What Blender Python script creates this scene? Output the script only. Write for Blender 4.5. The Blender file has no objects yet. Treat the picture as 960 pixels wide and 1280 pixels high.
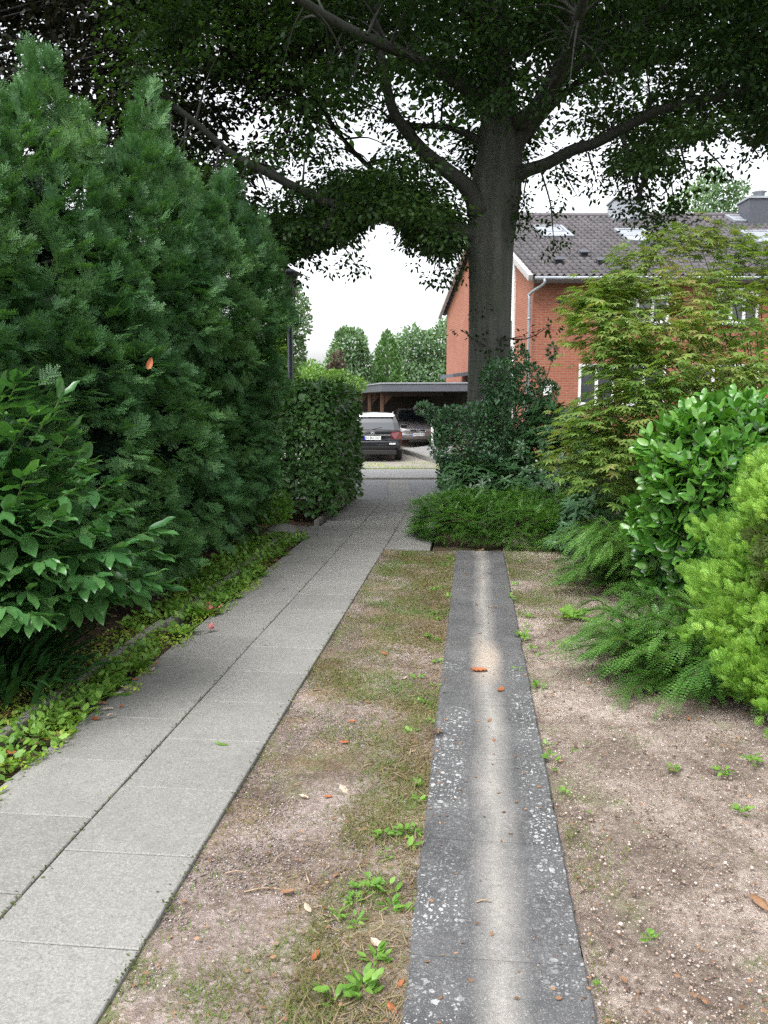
import bpy, math, random
import numpy as np
from mathutils import Vector

SEED = 7
rng = np.random.default_rng(SEED)
random.seed(SEED)
PI = math.pi
scene = bpy.context.scene
COL = scene.collection

# ------------------------------------------------------------------ camera frame
F = 1040.0; H = 1.62; YH = 502.0
PITCH = math.atan((640 - YH) / F)
YAW = math.atan(112 * math.cos(PITCH) / F)
CY, SY = math.cos(YAW), math.sin(YAW)


def W(u, d, z=0.0):
    """street frame (parallel to the house fronts) to world"""
    return np.array((u * CY - d * SY, u * SY + d * CY, z))


def UD(x, y):
    return (x * CY + y * SY, -x * SY + y * CY)


def C(px, py, d):
    """place seen at a photo pixel, d metres ahead"""
    x = (px - 480) / F; yy = -(py - 640) / F
    f = math.cos(PITCH) + yy * math.sin(PITCH)
    up = -math.sin(PITCH) + yy * math.cos(PITCH)
    t = d / f
    return W(x * t, d, H + up * t)


def tz(d):
    """terrain height: flat garden, the street falls away gently"""
    return -0.25 * min(1.0, max(0.0, (d - 13.8) / 10.0))


def Gd(px, py):
    """ground point under a photo pixel"""
    d = 8.0
    for _ in range(40):
        p = C(px, py, d)
        x, y = UD(p[0], p[1])
        zz = tz(d)
        # scale so that the ray reaches the terrain
        k = (H - zz) / max(1e-4, (H - p[2]))
        d = d * (0.5 + 0.5 * k)
    p = C(px, py, d)
    return np.array((p[0], p[1], tz(d)))


# ------------------------------------------------------------------ object helpers
OFF = {}


def tag(o, label=None, cat=None, group=None, kind=None):
    if label: o['label'] = label
    if cat: o['category'] = cat
    if group: o['group'] = group
    if kind: o['kind'] = kind
    return o


def thing(name, label, cat, loc=(0, 0, 0), rz=0.0, group=None):
    o = bpy.data.objects.new(name, None); COL.objects.link(o)
    o.empty_display_size = 0.1
    o.location = [float(v) for v in loc]; o.rotation_euler = (0, 0, rz)
    OFF[o.name] = np.array(loc, float) if rz == 0 else np.zeros(3)
    return tag(o, label, cat, group)


def mesh_np(name, V, faces_flat, sizes, mat, smooth=False, uv=None):
    me = bpy.data.meshes.new(name)
    V = np.ascontiguousarray(V, dtype=np.float32)
    faces_flat = np.ascontiguousarray(faces_flat, dtype=np.int32)
    sizes = np.ascontiguousarray(sizes, dtype=np.int32)
    me.vertices.add(len(V)); me.vertices.foreach_set('co', V.ravel())
    me.loops.add(len(faces_flat)); me.loops.foreach_set('vertex_index', faces_flat)
    me.polygons.add(len(sizes))
    starts = np.concatenate(([0], np.cumsum(sizes)[:-1])).astype(np.int32)
    me.polygons.foreach_set('loop_start', starts)
    if smooth:
        me.polygons.foreach_set('use_smooth', np.ones(len(sizes), dtype=bool))
    me.update(calc_edges=True)
    if uv is not None:
        l = me.uv_layers.new(name='UVMap')
        l.data.foreach_set('uv', np.ascontiguousarray(uv, dtype=np.float32).ravel())
    if mat: me.materials.append(mat)
    return me


def link(name, me, parent=None, offset=True):
    o = bpy.data.objects.new(name, me); COL.objects.link(o)
    if parent is not None:
        o.parent = parent
        off = OFF.get(parent.name, np.zeros(3))
        OFF[o.name] = off
        if offset and np.any(off):
            n = len(me.vertices); co = np.empty(n * 3, np.float32)
            me.vertices.foreach_get('co', co)
            co = co.reshape(-1, 3) - off.astype(np.float32)
            me.vertices.foreach_set('co', co.ravel()); me.update()
    return o


class MB:
    """collects polygons of ONE mesh"""
    def __init__(s): s.v = []; s.f = []

    def add(s, V, F_):
        b = len(s.v)
        s.v.extend([tuple(float(c) for c in p) for p in V]); s.f.extend([tuple(i + b for i in f) for f in F_])
        return s

    def box(s, c, h, R=None):
        """box with centre c, half sizes h, optional 3 axis rows R"""
        c = np.array(c, float)
        R = np.eye(3) if R is None else np.array(R, float)
        V = []
        for sx in (-1, 1):
            for sy in (-1, 1):
                for sz in (-1, 1):
                    V.append(c + R[0] * sx * h[0] + R[1] * sy * h[1] + R[2] * sz * h[2])
        return s.add(V, [(0, 1, 3, 2), (4, 6, 7, 5), (0, 4, 5, 1), (2, 3, 7, 6), (0, 2, 6, 4), (1, 5, 7, 3)])

    def prism(s, poly, vec):
        """closed polygon extruded along vec"""
        n = len(poly); a = [np.array(p, float) for p in poly]; v = np.array(vec, float)
        fs = [tuple(range(n - 1, -1, -1)), tuple(range(n, 2 * n))] + [(i, (i + 1) % n, n + (i + 1) % n, n + i) for i in range(n)]
        return s.add(a + [p + v for p in a], fs)

    def tube(s, pts, rad, sides=8, cap=True, flute=None):
        pts = [np.array(p, float) for p in pts]; n = len(pts)
        rad = [rad] * n if np.isscalar(rad) else list(rad)
        V = []; ref = np.array((0.31, 0.95, 0.05))
        for i, p in enumerate(pts):
            t = pts[min(i + 1, n - 1)] - pts[max(i - 1, 0)]
            t = t / (np.linalg.norm(t) + 1e-9)
            a = np.cross(t, ref); 
            if np.linalg.norm(a) < 1e-3: a = np.cross(t, (1, 0, 0))
            a /= np.linalg.norm(a); b = np.cross(t, a)
            for k in range(sides):
                th = 2 * PI * k / sides
                r = rad[i] * (flute(th, i) if flute else 1)
                V.append(p + (a * math.cos(th) + b * math.sin(th)) * r)
        Fs = []
        for i in range(n - 1):
            for k in range(sides):
                k2 = (k + 1) % sides
                Fs.append((i * sides + k, i * sides + k2, (i + 1) * sides + k2, (i + 1) * sides + k))
        if cap:
            Fs.append(tuple(range(sides - 1, -1, -1))); Fs.append(tuple((n - 1) * sides + k for k in range(sides)))
        return s.add(V, Fs)

    def build(s, name, mat, parent=None, smooth=False, bevel=0.0, uvdir=None, offset=True):
        me = bpy.data.meshes.new(name); me.from_pydata(s.v, [], s.f); me.update()
        if mat: me.materials.append(mat)
        if uvdir is not None:
            uvl = me.uv_layers.new(name='UVMap')
            a, b = np.array(uvdir[0]), np.array(uvdir[1])
            for lp in me.loops:
                co = np.array(me.vertices[lp.vertex_index].co)
                uvl.data[lp.index].uv = (float(co @ a), float(co @ b))
        o = link(name, me, parent, offset)
        if smooth:
            me.polygons.foreach_set('use_smooth', np.ones(len(me.polygons), dtype=bool))
        if bevel:
            m = o.modifiers.new('bevel', 'BEVEL'); m.width = bevel; m.segments = 2; m.limit_method = 'ANGLE'; m.angle_limit = 0.6
        return o


def spline(pts, n=6):
    P = [np.array(p, float) for p in pts]
    P = [2 * P[0] - P[1]] + P + [2 * P[-1] - P[-2]]
    out = []
    for i in range(1, len(P) - 2):
        for k in range(n):
            t = k / n
            out.append(0.5 * ((2 * P[i]) + (-P[i - 1] + P[i + 1]) * t + (2 * P[i - 1] - 5 * P[i] + 4 * P[i + 1] - P[i + 2]) * t * t
                              + (-P[i - 1] + 3 * P[i] - 3 * P[i + 1] + P[i + 2]) * t ** 3))
    out.append(P[-2])
    return out


# ------------------------------------------------------------------ materials
def newmat(name):
    m = bpy.data.materials.new(name); m.use_nodes = True
    nt = m.node_tree; nt.nodes.clear()
    out = nt.nodes.new('ShaderNodeOutputMaterial')
    return m, nt, out


def N(nt, t, **kw):
    n = nt.nodes.new(t)
    for k, v in kw.items():
        if k in n.inputs: n.inputs[k].default_value = v
        else: setattr(n, k, v)
    return n


def L(nt, a, b): nt.links.new(a, b)


def rgba(c): return (c[0], c[1], c[2], 1.0)


def ramp(nt, src, stops, interp='LINEAR'):
    r = nt.nodes.new('ShaderNodeValToRGB'); r.color_ramp.interpolation = interp
    e = r.color_ramp.elements
    while len(e) > 1: e.remove(e[-1])
    e[0].position = stops[0][0]; e[0].color = rgba(stops[0][1])
    for p, c in stops[1:]:
        x = e.new(p); x.color = rgba(c)
    L(nt, src, r.inputs[0]); return r.outputs[0]


def framp(nt, src, lo, hi, a=0.0, b=1.0):
    m = N(nt, 'ShaderNodeMapRange'); m.inputs[1].default_value = lo; m.inputs[2].default_value = hi
    m.inputs[3].default_value = a; m.inputs[4].default_value = b
    L(nt, src, m.inputs[0]); return m.outputs[0]


def noise(nt, vec, scale, detail=4.0, rough=0.6, dist=0.0):
    n = N(nt, 'ShaderNodeTexNoise'); n.inputs['Scale'].default_value = scale; n.inputs['Detail'].default_value = detail
    n.inputs['Roughness'].default_value = rough; n.inputs['Distortion'].default_value = dist
    if vec is not None: L(nt, vec, n.inputs['Vector'])
    return n.outputs['Fac']


def mixc(nt, fac, a, b, mode='MIX'):
    m = N(nt, 'ShaderNodeMix', data_type='RGBA', blend_type=mode)
    if isinstance(fac, (int, float)): m.inputs[0].default_value = fac
    else: L(nt, fac, m.inputs[0])
    for s, i in ((a, 6), (b, 7)):
        if isinstance(s, (tuple, list)): m.inputs[i].default_value = rgba(s)
        else: L(nt, s, m.inputs[i])
    return m.outputs[2]


def mth(nt, op, a, b=None, clamp=False):
    m = N(nt, 'ShaderNodeMath', operation=op); m.use_clamp = clamp
    for s, i in ((a, 0), (b, 1)):
        if s is None: continue
        if isinstance(s, (int, float)): m.inputs[i].default_value = s
        else: L(nt, s, m.inputs[i])
    return m.outputs[0]


def pos(nt, kind='Object'):
    return N(nt, 'ShaderNodeTexCoord').outputs[kind]


def leaf_mat(name, cols, trans=0.35, rough=0.45, spec=0.4, clump=1.2, tcol=None, amount=0.55):
    """cols: dark to light; random per leaf plus drifts of older and younger growth"""
    m, nt, out = newmat(name)
    g = N(nt, 'ShaderNodeNewGeometry')
    nz = noise(nt, pos(nt), clump, 3.0, 0.6)
    f = mth(nt, 'ADD', mth(nt, 'MULTIPLY', g.outputs['Random Per Island'], 1 - amount), mth(nt, 'MULTIPLY', framp(nt, nz, 0.3, 0.7), amount))
    k = len(cols) - 1
    col = ramp(nt, f, [(i / k, c) for i, c in enumerate(cols)])
    p = N(nt, 'ShaderNodeBsdfPrincipled'); L(nt, col, p.inputs['Base Color'])
    p.inputs['Roughness'].default_value = rough; p.inputs['Specular IOR Level'].default_value = spec
    t = N(nt, 'ShaderNodeBsdfTranslucent')
    tc = tcol or (1.35, 1.5, 0.5)
    L(nt, mixc(nt, 1.0, col, tc, 'MULTIPLY'), t.inputs['Color'])
    mx = N(nt, 'ShaderNodeMixShader'); mx.inputs[0].default_value = trans
    L(nt, p.outputs[0], mx.inputs[1]); L(nt, t.outputs[0], mx.inputs[2]); L(nt, mx.outputs[0], out.inputs[0])
    return m


def simple(name, col, rough=0.6, metal=0.0, var=0.12, scale=8.0, bump=0.0, coat=0.0, spec=0.5):
    m, nt, out = newmat(name)
    p = N(nt, 'ShaderNodeBsdfPrincipled')
    nz = noise(nt, pos(nt), scale, 5.0, 0.65)
    a = tuple(c * (1 - var) for c in col); b = tuple(min(1, c * (1 + var)) for c in col)
    L(nt, ramp(nt, nz, [(0.3, a), (0.7, b)]), p.inputs['Base Color'])
    p.inputs['Roughness'].default_value = rough; p.inputs['Metallic'].default_value = metal
    p.inputs['Specular IOR Level'].default_value = spec
    if coat: p.inputs['Coat Weight'].default_value = coat; p.inputs['Coat Roughness'].default_value = 0.05
    if bump:
        b_ = N(nt, 'ShaderNodeBump'); b_.inputs['Strength'].default_value = bump; b_.inputs['Distance'].default_value = 0.02
        L(nt, nz, b_.inputs['Height']); L(nt, b_.outputs[0], p.inputs['Normal'])
    L(nt, p.outputs[0], out.inputs[0])
    return m


def bark_mat(name, dark, light, moss=None, scale=1.0):
    m, nt, out = newmat(name)
    mp = N(nt, 'ShaderNodeMapping'); mp.inputs['Scale'].default_value = (7 * scale, 7 * scale, 0.55 * scale)
    L(nt, pos(nt), mp.inputs[0])
    n1 = noise(nt, mp.outputs[0], 1.6, 6.0, 0.65, 0.4)
    n2 = noise(nt, pos(nt), 14 * scale, 5.0, 0.7)
    col = ramp(nt, n1, [(0.3, dark), (0.7, light)])
    col = mixc(nt, framp(nt, n2, 0.45, 0.75, 0, 0.5), col, tuple(c * 0.45 for c in dark))
    if moss: col = mixc(nt, framp(nt, noise(nt, pos(nt), 1.1, 4.0), 0.45, 0.65, 0, 0.7), col, moss)
    p = N(nt, 'ShaderNodeBsdfPrincipled'); L(nt, col, p.inputs['Base Color']); p.inputs['Roughness'].default_value = 0.85
    b_ = N(nt, 'ShaderNodeBump'); b_.inputs['Strength'].default_value = 0.35; b_.inputs['Distance'].default_value = 0.015
    L(nt, mth(nt, 'ADD', n1, mth(nt, 'MULTIPLY', n2, 0.4)), b_.inputs['Height']); L(nt, b_.outputs[0], p.inputs['Normal'])
    L(nt, p.outputs[0], out.inputs[0])
    return m


M = {}
M['beech_leaf'] = leaf_mat('beech leaves', [(0.014, 0.032, 0.012), (0.028, 0.06, 0.02), (0.06, 0.115, 0.032)], 0.45, 0.5, 0.25, 0.5)
M['copper_leaf'] = leaf_mat('copper beech leaves', [(0.016, 0.018, 0.013), (0.024, 0.027, 0.018), (0.036, 0.046, 0.024)], 0.2, 0.5, 0.25, 0.5, (1.3, 1.0, 0.6))
M['yew'] = leaf_mat('yew needles', [(0.028, 0.08, 0.032), (0.066, 0.165, 0.056), (0.17, 0.31, 0.1)], 0.18, 0.5, 0.3, 1.6)
M['laurel'] = leaf_mat('laurel leaves', [(0.025, 0.085, 0.025), (0.045, 0.14, 0.035), (0.085, 0.23, 0.05)], 0.2, 0.3, 1.0, 2.2, None, 0.35)
M['laurel_mid'] = leaf_mat('fresh laurel leaves', [(0.035, 0.11, 0.035), (0.062, 0.165, 0.05), (0.12, 0.26, 0.08)], 0.2, 0.24, 1.0, 2.0, None, 0.35)
M['laurel_bright'] = leaf_mat('young laurel leaves', [(0.045, 0.14, 0.025), (0.08, 0.22, 0.035), (0.16, 0.33, 0.06)], 0.28, 0.24, 0.6, 2.0, None, 0.35)
M['hornbeam'] = leaf_mat('hornbeam leaves', [(0.028, 0.075, 0.02), (0.055, 0.135, 0.035), (0.1, 0.21, 0.055)], 0.28, 0.4, 0.4, 1.5)
M['lime'] = leaf_mat('fresh green leaves', [(0.07, 0.17, 0.025), (0.13, 0.27, 0.04), (0.2, 0.36, 0.06)], 0.35, 0.45, 0.35, 4.0)
M['dark_leaf'] = leaf_mat('dark shrub leaves', [(0.035, 0.09, 0.045), (0.075, 0.165, 0.08), (0.145, 0.26, 0.13)], 0.2, 0.32, 0.5, 1.6)
M['rhodo'] = leaf_mat('rhododendron leaves', [(0.028, 0.075, 0.028), (0.05, 0.12, 0.045), (0.085, 0.17, 0.07)], 0.2, 0.33, 0.5, 1.8)
M['box_leaf'] = leaf_mat('box honeysuckle leaves', [(0.04, 0.11, 0.025), (0.085, 0.2, 0.04), (0.16, 0.33, 0.065)], 0.25, 0.35, 0.5, 1.8)
M['box_light'] = leaf_mat('box honeysuckle tips', [(0.04, 0.115, 0.025), (0.085, 0.2, 0.04), (0.19, 0.35, 0.075)], 0.3, 0.35, 0.5, 2.0)
M['thuja'] = leaf_mat('golden thuja scales', [(0.06, 0.15, 0.02), (0.155, 0.32, 0.04), (0.37, 0.55, 0.09)], 0.25, 0.5, 0.3, 2.4)
M['maple'] = leaf_mat('fan maple leaves', [(0.075, 0.18, 0.045), (0.15, 0.265, 0.06), (0.27, 0.345, 0.1), (0.45, 0.29, 0.16)], 0.42, 0.42, 0.4, 1.4, (1.2, 1.25, 0.5), 0.5)
M['far_leaf'] = leaf_mat('distant leaves', [(0.08, 0.14, 0.075), (0.125, 0.21, 0.11), (0.19, 0.29, 0.155)], 0.3, 0.55, 0.3, 0.5)
M['far_light'] = leaf_mat('distant bright leaves', [(0.08, 0.16, 0.04), (0.13, 0.24, 0.06), (0.2, 0.33, 0.09)], 0.35, 0.5, 0.3, 0.6)
M['far_conifer'] = leaf_mat('distant conifer', [(0.065, 0.14, 0.045), (0.1, 0.2, 0.065), (0.15, 0.27, 0.09)], 0.2, 0.55, 0.3, 0.8)
M['red_shrub'] = leaf_mat('reddish leaves', [(0.07, 0.05, 0.045), (0.1, 0.075, 0.06), (0.13, 0.12, 0.08)], 0.3, 0.5, 0.3, 0.8, (1.3, 1.0, 0.7))
M['pale_leaf'] = leaf_mat('white edged leaves', [(0.2, 0.27, 0.18), (0.42, 0.47, 0.36), (0.65, 0.66, 0.56)], 0.3, 0.4, 0.4, 3.0)
M['pink_leaf'] = leaf_mat('pink leaves', [(0.5, 0.14, 0.14), (0.6, 0.26, 0.22)], 0.3, 0.4, 0.4, 3.0, (1.2, 1, 1))
M['strap'] = leaf_mat('strap leaves', [(0.02, 0.07, 0.022), (0.035, 0.11, 0.03), (0.06, 0.15, 0.05)], 0.2, 0.35, 0.5, 3.0)
M['weed'] = leaf_mat('weed leaves', [(0.07, 0.18, 0.03), (0.15, 0.29, 0.05), (0.27, 0.43, 0.09)], 0.35, 0.42, 0.4, 4.0)
M['moss_cover'] = leaf_mat('yellow green cover', [(0.12, 0.22, 0.03), (0.26, 0.37, 0.05), (0.46, 0.5, 0.12)], 0.35, 0.45, 0.35, 3.0)
M['grass'] = leaf_mat('short grass', [(0.2, 0.13, 0.065), (0.16, 0.15, 0.055), (0.12, 0.19, 0.045), (0.11, 0.26, 0.04)], 0.3, 0.6, 0.2, 1.5, (1.1, 1.1, 0.7), 0.62)
M['joint_moss'] = leaf_mat('joint moss', [(0.05, 0.045, 0.025), (0.07, 0.085, 0.03), (0.1, 0.15, 0.04)], 0.1, 0.8, 0.1, 4.0)
M['straw'] = leaf_mat('straw', [(0.13, 0.095, 0.055), (0.21, 0.16, 0.095), (0.33, 0.26, 0.17)], 0.15, 0.6, 0.2, 5.0, (1.1, 0.9, 0.6), 0.3)
M['dry'] = leaf_mat('dry leaves', [(0.1, 0.055, 0.03), (0.22, 0.12, 0.065), (0.36, 0.23, 0.14)], 0.15, 0.6, 0.3, 6.0, (1.1, 0.9, 0.6), 0.3)
M['orange_dry'] = leaf_mat('orange dry leaf', [(0.27, 0.085, 0.035), (0.4, 0.14, 0.055)], 0.15, 0.6, 0.3, 6.0, (1.1, 0.9, 0.6), 0.3)
M['pale_dry'] = leaf_mat('bleached leaf', [(0.36, 0.29, 0.21), (0.5, 0.42, 0.34)], 0.15, 0.6, 0.3, 6.0, (1.1, 1, 0.9), 0.3)
M['beech_bark'] = bark_mat('beech bark', (0.035, 0.037, 0.032), (0.105, 0.105, 0.094), (0.042, 0.058, 0.035))
M['limb_bark'] = bark_mat('limb bark', (0.028, 0.03, 0.026), (0.06, 0.062, 0.053), None, 2.0)
M['thuja_inner'] = leaf_mat('shade dark inner scales', [(0.04, 0.06, 0.015), (0.07, 0.1, 0.02)], 0.1, 0.7, 0.2)  # inner sprays coloured darker so the gaps in the bush look shaded
M['yew_inner'] = leaf_mat('shade dark inner yew needles', [(0.012, 0.03, 0.016), (0.022, 0.05, 0.024)], 0.05, 0.7, 0.2)  # inner needles coloured darker, shade painted into the gaps between plumes
M['mapletwig'] = simple('maple bark', (0.05, 0.042, 0.032), 0.85, 0, 0.3, 20)
M['twig'] = simple('twig', (0.09, 0.065, 0.045), 0.85, 0, 0.3, 20)
M['green_stem'] = simple('green stem', (0.10, 0.14, 0.05), 0.7, 0, 0.3, 20)


# ------------------------------------------------------------------ leaf clouds
def unit(a): return a / (np.linalg.norm(a, axis=-1, keepdims=True) + 1e-9)


def rnd_dir(n): return unit(rng.normal(size=(n, 3)))


def leaf_cloud(name, T, pos_, axis, nrm, size, mat, parent=None, smooth=False):
    V, faces = T
    V = np.asarray(V, np.float32); k = len(V)
    size = np.broadcast_to(np.asarray(size, float), (len(pos_),))
    A = unit(axis); Z = unit(nrm - (nrm * A).sum(1, keepdims=True) * A); X = np.cross(A, Z)
    P = (pos_[:, None, :] + size[:, None, None] * (V[None, :, 0:1] * X[:, None, :] + V[None, :, 1:2] * A[:, None, :] + V[None, :, 2:3] * Z[:, None, :]))
    n = len(pos_)
    sz = np.array([len(f) for f in faces], np.int32)
    flat = np.concatenate([np.array(f, np.int32) for f in faces])
    fl = (flat[None, :] + (np.arange(n, dtype=np.int32) * k)[:, None]).ravel()
    me = mesh_np(name, P.reshape(-1, 3), fl, np.tile(sz, n), mat, smooth)
    return link(name, me, parent)


T_LEAF = ([(0, 0, 0), (.27, .32, -.06), (.25, .66, -.07), (0, 1, -.1), (-.25, .66, -.07), (-.27, .32, -.06)], [(0, 1, 2, 3), (0, 3, 4, 5)])


def t_laurel(w=0.19, droop=0.14):
    ys = [0, .14, .34, .58, .8, .93, 1.0]; ws = [.03, .6, .95, 1, .72, .36, 0]
    V = []; Fs = []
    for y, q in zip(ys, ws):
        z = -droop * y * y + 0.05 * math.sin(y * 9)
        V += [(-w * q, y, z + .25 * w * q), (0, y, z), (w * q, y, z + .25 * w * q)]
    for i in range(len(ys) - 1):
        a = 3 * i; b = a + 3
        Fs += [(a, a + 1, b + 1, b), (a + 1, a + 2, b + 2, b + 1)]
    return V, Fs


T_LAUREL = t_laurel(.175, .2)


def t_sprig(nn=7, ln=.34, w=.085, stem=.015):
    """a flat yew branchlet: leading shoot and two pairs of side shoots, two rows of needles on each"""
    V = []; Fs = []

    def shoot(x0, y0, ang, L_, n, l, z0):
        c, s_ = math.cos(ang), math.sin(ang)
        for i in range(n):
            t = .06 + .94 * i / n; ll = l * (1 - .5 * (i / n) ** 2)
            for s in (-1, 1):
                b = len(V)
                for a, d, z in ((0, t * L_ - w * .3, 0), (s * ll * .5, t * L_ + ll * .22, .015), (s * ll, t * L_ + ll * .75, .01), (s * ll * .35, t * L_ + ll * .5 + w * .3, .015)):
                    V.append((x0 + c * a + s_ * d, y0 - s_ * a + c * d, z0 - .10 * t * L_ + z))
                Fs.append((b, b + 1, b + 2, b + 3))
    shoot(0, 0, 0, 1.0, 9, .15, .0)
    for y, a, L_ in ((.18, .85, .5), (.45, .75, .42)):
        shoot(.0, y, a, L_, 5, .13, -.02); shoot(0, y + .06, -a, L_, 5, .13, -.02)
    b = len(V); V += [(-stem, 0, 0), (stem, 0, 0), (0, 1.0, -.1)]; Fs.append((b, b + 1, b + 2))
    return V, Fs


T_YEW = t_sprig()


def t_fan():
    """a feathery flat conifer spray"""
    V = []; Fs = []

    def lobe(x, y, ang, l, w):
        b = len(V); c, s = math.cos(ang), math.sin(ang)
        V.extend([(x + c * a + s * d, y - s * a + c * d, .05 * math.sin(6 * a + 5 * d)) for a, d in ((0, 0), (w, l * .4), (0, l), (-w, l * .4))]); Fs.append((b, b + 1, b + 2, b + 3))
    lobe(0, 0, 0, 1, .03)
    for y, l in ((.1, .5), (.24, .52), (.38, .46), (.52, .4), (.66, .3), (.8, .2)):
        for s in (-1, 1):
            lobe(0, y, s * .62, l, .026)
            lobe(s * l * .25, y + l * .36, s * .15, l * .48, .024)
            lobe(s * l * .38, y + l * .5, s * 1.05, l * .36, .022)
    return V, Fs


T_FAN = t_fan()


def t_maple():
    V = []; Fs = []
    for a, l in ((-2.0, .5), (-1.35, .78), (-.68, .95), (0, 1.05), (.68, .95), (1.35, .78), (2.0, .5)):
        b = len(V); c, s = math.cos(a), math.sin(a); w = .13 * l
        for x, y, z in ((0, 0, 0), (w, l * .45, -.02), (0, l, -.14 * l), (-w, l * .45, -.02)):
            V.append((c * x + s * y, .25 + -s * x + c * y, z))
        Fs.append((b, b + 1, b + 2, b + 3))
    return V, Fs


T_MAPLE = t_maple()


def t_boxsprig(n=9, l=.135, w=.055):
    V = []; Fs = []
    for i in range(n):
        y = .06 + .92 * i / n; z = -.16 * y * y
        for s in (-1, 1):
            b = len(V); ll = l * (1 - .5 * (i / n) ** 3)
            V += [(0, y, z), (s * ll * .5, y + ll * .1, z + .02), (s * ll, y + ll * .45, z + .01), (s * ll * .45, y + ll * .55, z + .02)]
            Fs.append((b, b + 1, b + 2, b + 3))
    b = len(V)
    V += [(-.008, 0, 0), (.008, 0, 0), (.003, 1, -.16), (-.003, 1, -.16)]; Fs.append((b, b + 1, b + 2, b + 3))
    return V, Fs


T_BOX = t_boxsprig()
T_BLADE = ([(-.05, 0, 0), (.05, 0, 0), (.03, .6, .06), (0, 1, .2), (-.03, .6, .06)], [(0, 1, 2, 4), (4, 2, 3)])
T_STRAP = ([(-.05, 0, 0), (.05, 0, 0), (-.06, .35, .02), (.06, .35, .02), (-.05, .7, -.08), (.05, .7, -.08), (0, 1, -.26)], [(0, 1, 3, 2), (2, 3, 5, 4), (4, 5, 6)])

_ph = rng.uniform(0, 2 * PI, (6, 3)); _fr = rng.normal(size=(6, 3, 3))


def sn(p, f=1.0):
    """smooth pseudo noise about -1..1"""
    q = 0
    for i in range(6):
        w = (p @ _fr[i].T) * f * (1 + .35 * i) + _ph[i]
        q = q + np.sin(w).prod(axis=-1) * (1 - .1 * i)
    return q / 1.6


def blob_shell(blobs, n, jit=0.25, zmin=0.02, lump=0.12, lf=1.6, inner=0.80, flat_z=None):
    """points spread through the outer layer of a union of ellipsoids"""
    B = np.array(blobs, float)
    area = (B[:, 3] * B[:, 4] + B[:, 3] * B[:, 5] + B[:, 4] * B[:, 5])
    outp, outn = [], []; got = 0
    while got < n:
        k = 4 * n + 50
        idx = rng.choice(len(B), size=k, p=area / area.sum())
        d = rnd_dir(k)
        c = B[idx, :3]; r = B[idx, 3:6]
        s = 1 - np.abs(rng.normal(0, jit, k)).clip(0, .75)
        surf = c + r * d
        s = s * (1 + lump * sn(surf, lf))
        p = c + r * d * s[:, None]
        nn = unit(d / r)
        ok = p[:, 2] > zmin
        for b in range(len(B)):
            q = np.linalg.norm((p - B[b, :3]) / B[b, 3:6], axis=1)
            ok &= (q > inner) | (idx == b)
        p = p[ok]; nn = nn[ok]
        outp.append(p); outn.append(nn); got += len(p)
        if len(p) == 0: break
    return np.concatenate(outp)[:n], np.concatenate(outn)[:n]


def stems_in(blobs, base, n, r0, spread=.7):
    mb = MB()
    for i in range(n):
        b = blobs[i % len(blobs)]
        d = rnd_dir(1)[0]; d[2] = abs(d[2]) * .6
        tip = np.array(b[:3]) + np.array(b[3:6]) * d * spread
        b0 = np.array(base) + np.array((random.uniform(-.1, .1), random.uniform(-.1, .1), -.03))
        mid = b0 * .45 + tip * .55 + np.array((random.uniform(-.08, .08), random.uniform(-.08, .08), .12))
        ps = spline([b0, mid, tip], 4)
        mb.tube(ps, [r0 * (1 - .8 * j / (len(ps) - 1)) for j in range(len(ps))], 5)
    return mb


def shrub(name, label, cat, base, blobs, T, mat, n, size, jit=.25, up=.4, out=.7, rndm=.6, nup=.5, nout=.5, nr=.5, stem_n=8, stem_r=.02,
          lump=.12, lf=1.6, group=None, smooth=False, stemmat=None, inner=.8, zmin=.02, droop=0.0):
    root = thing(name, label, cat, base, 0, group)
    p, nn = blob_shell(blobs, n, jit, zmin, lump, lf, inner)
    k = len(p); upv = np.array((0, 0, 1.0))
    ax = unit(nn * out + upv * (up - droop) + rnd_dir(k) * rndm)
    nr_ = unit(nn * nout + upv * nup + rnd_dir(k) * nr)
    sz = rng.uniform(size[0], size[1], k)
    leaf_cloud('foliage', T, p, ax, nr_, sz, mat, root, smooth)
    if stem_n:
        stems_in(blobs, base, stem_n, stem_r).build('stem', stemmat or M['twig'], root, True)
    return root
# ================================================================== CAMERA, LIGHT, WORLD
cam = bpy.data.cameras.new('camera'); cam_o = bpy.data.objects.new('camera', cam); COL.objects.link(cam_o)
cam.sensor_fit = 'VERTICAL'; cam.sensor_height = 36.0; cam.lens = 36.0 * F / 1280.0
cam.clip_start = 0.05; cam.clip_end = 1000
cam_o.location = (0, 0, H); cam_o.rotation_euler = (PI / 2 - PITCH, 0, YAW)
scene.camera = cam_o

SUN_EL, SUN_AZ = math.radians(58), math.radians(215)     # azimuth measured clockwise from +Y
world = bpy.data.worlds.new('World'); scene.world = world; world.use_nodes = True
wn = world.node_tree; wn.nodes.clear()
wo = wn.nodes.new('ShaderNodeOutputWorld'); bg = wn.nodes.new('ShaderNodeBackground')
sky = wn.nodes.new('ShaderNodeTexSky'); sky.sky_type = 'NISHITA'; sky.sun_disc = False
sky.sun_elevation = SUN_EL; sky.sun_rotation = SUN_AZ; sky.air_density = 1.0; sky.dust_density = 4.0; sky.ozone_density = 1.0
hs = wn.nodes.new('ShaderNodeHueSaturation'); hs.inputs['Saturation'].default_value = 0.16   # a closed cover of cloud
wn.links.new(sky.outputs[0], hs.inputs['Color'])
cn = noise(wn, wn.nodes.new('ShaderNodeTexCoord').outputs['Generated'], 3.0, 5.0)
cl = mixc(wn, 1.0, hs.outputs[0], ramp(wn, cn, [(0.3, (1.22, 1.24, 1.27)), (0.7, (1.48, 1.47, 1.46))]), 'MULTIPLY')
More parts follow.
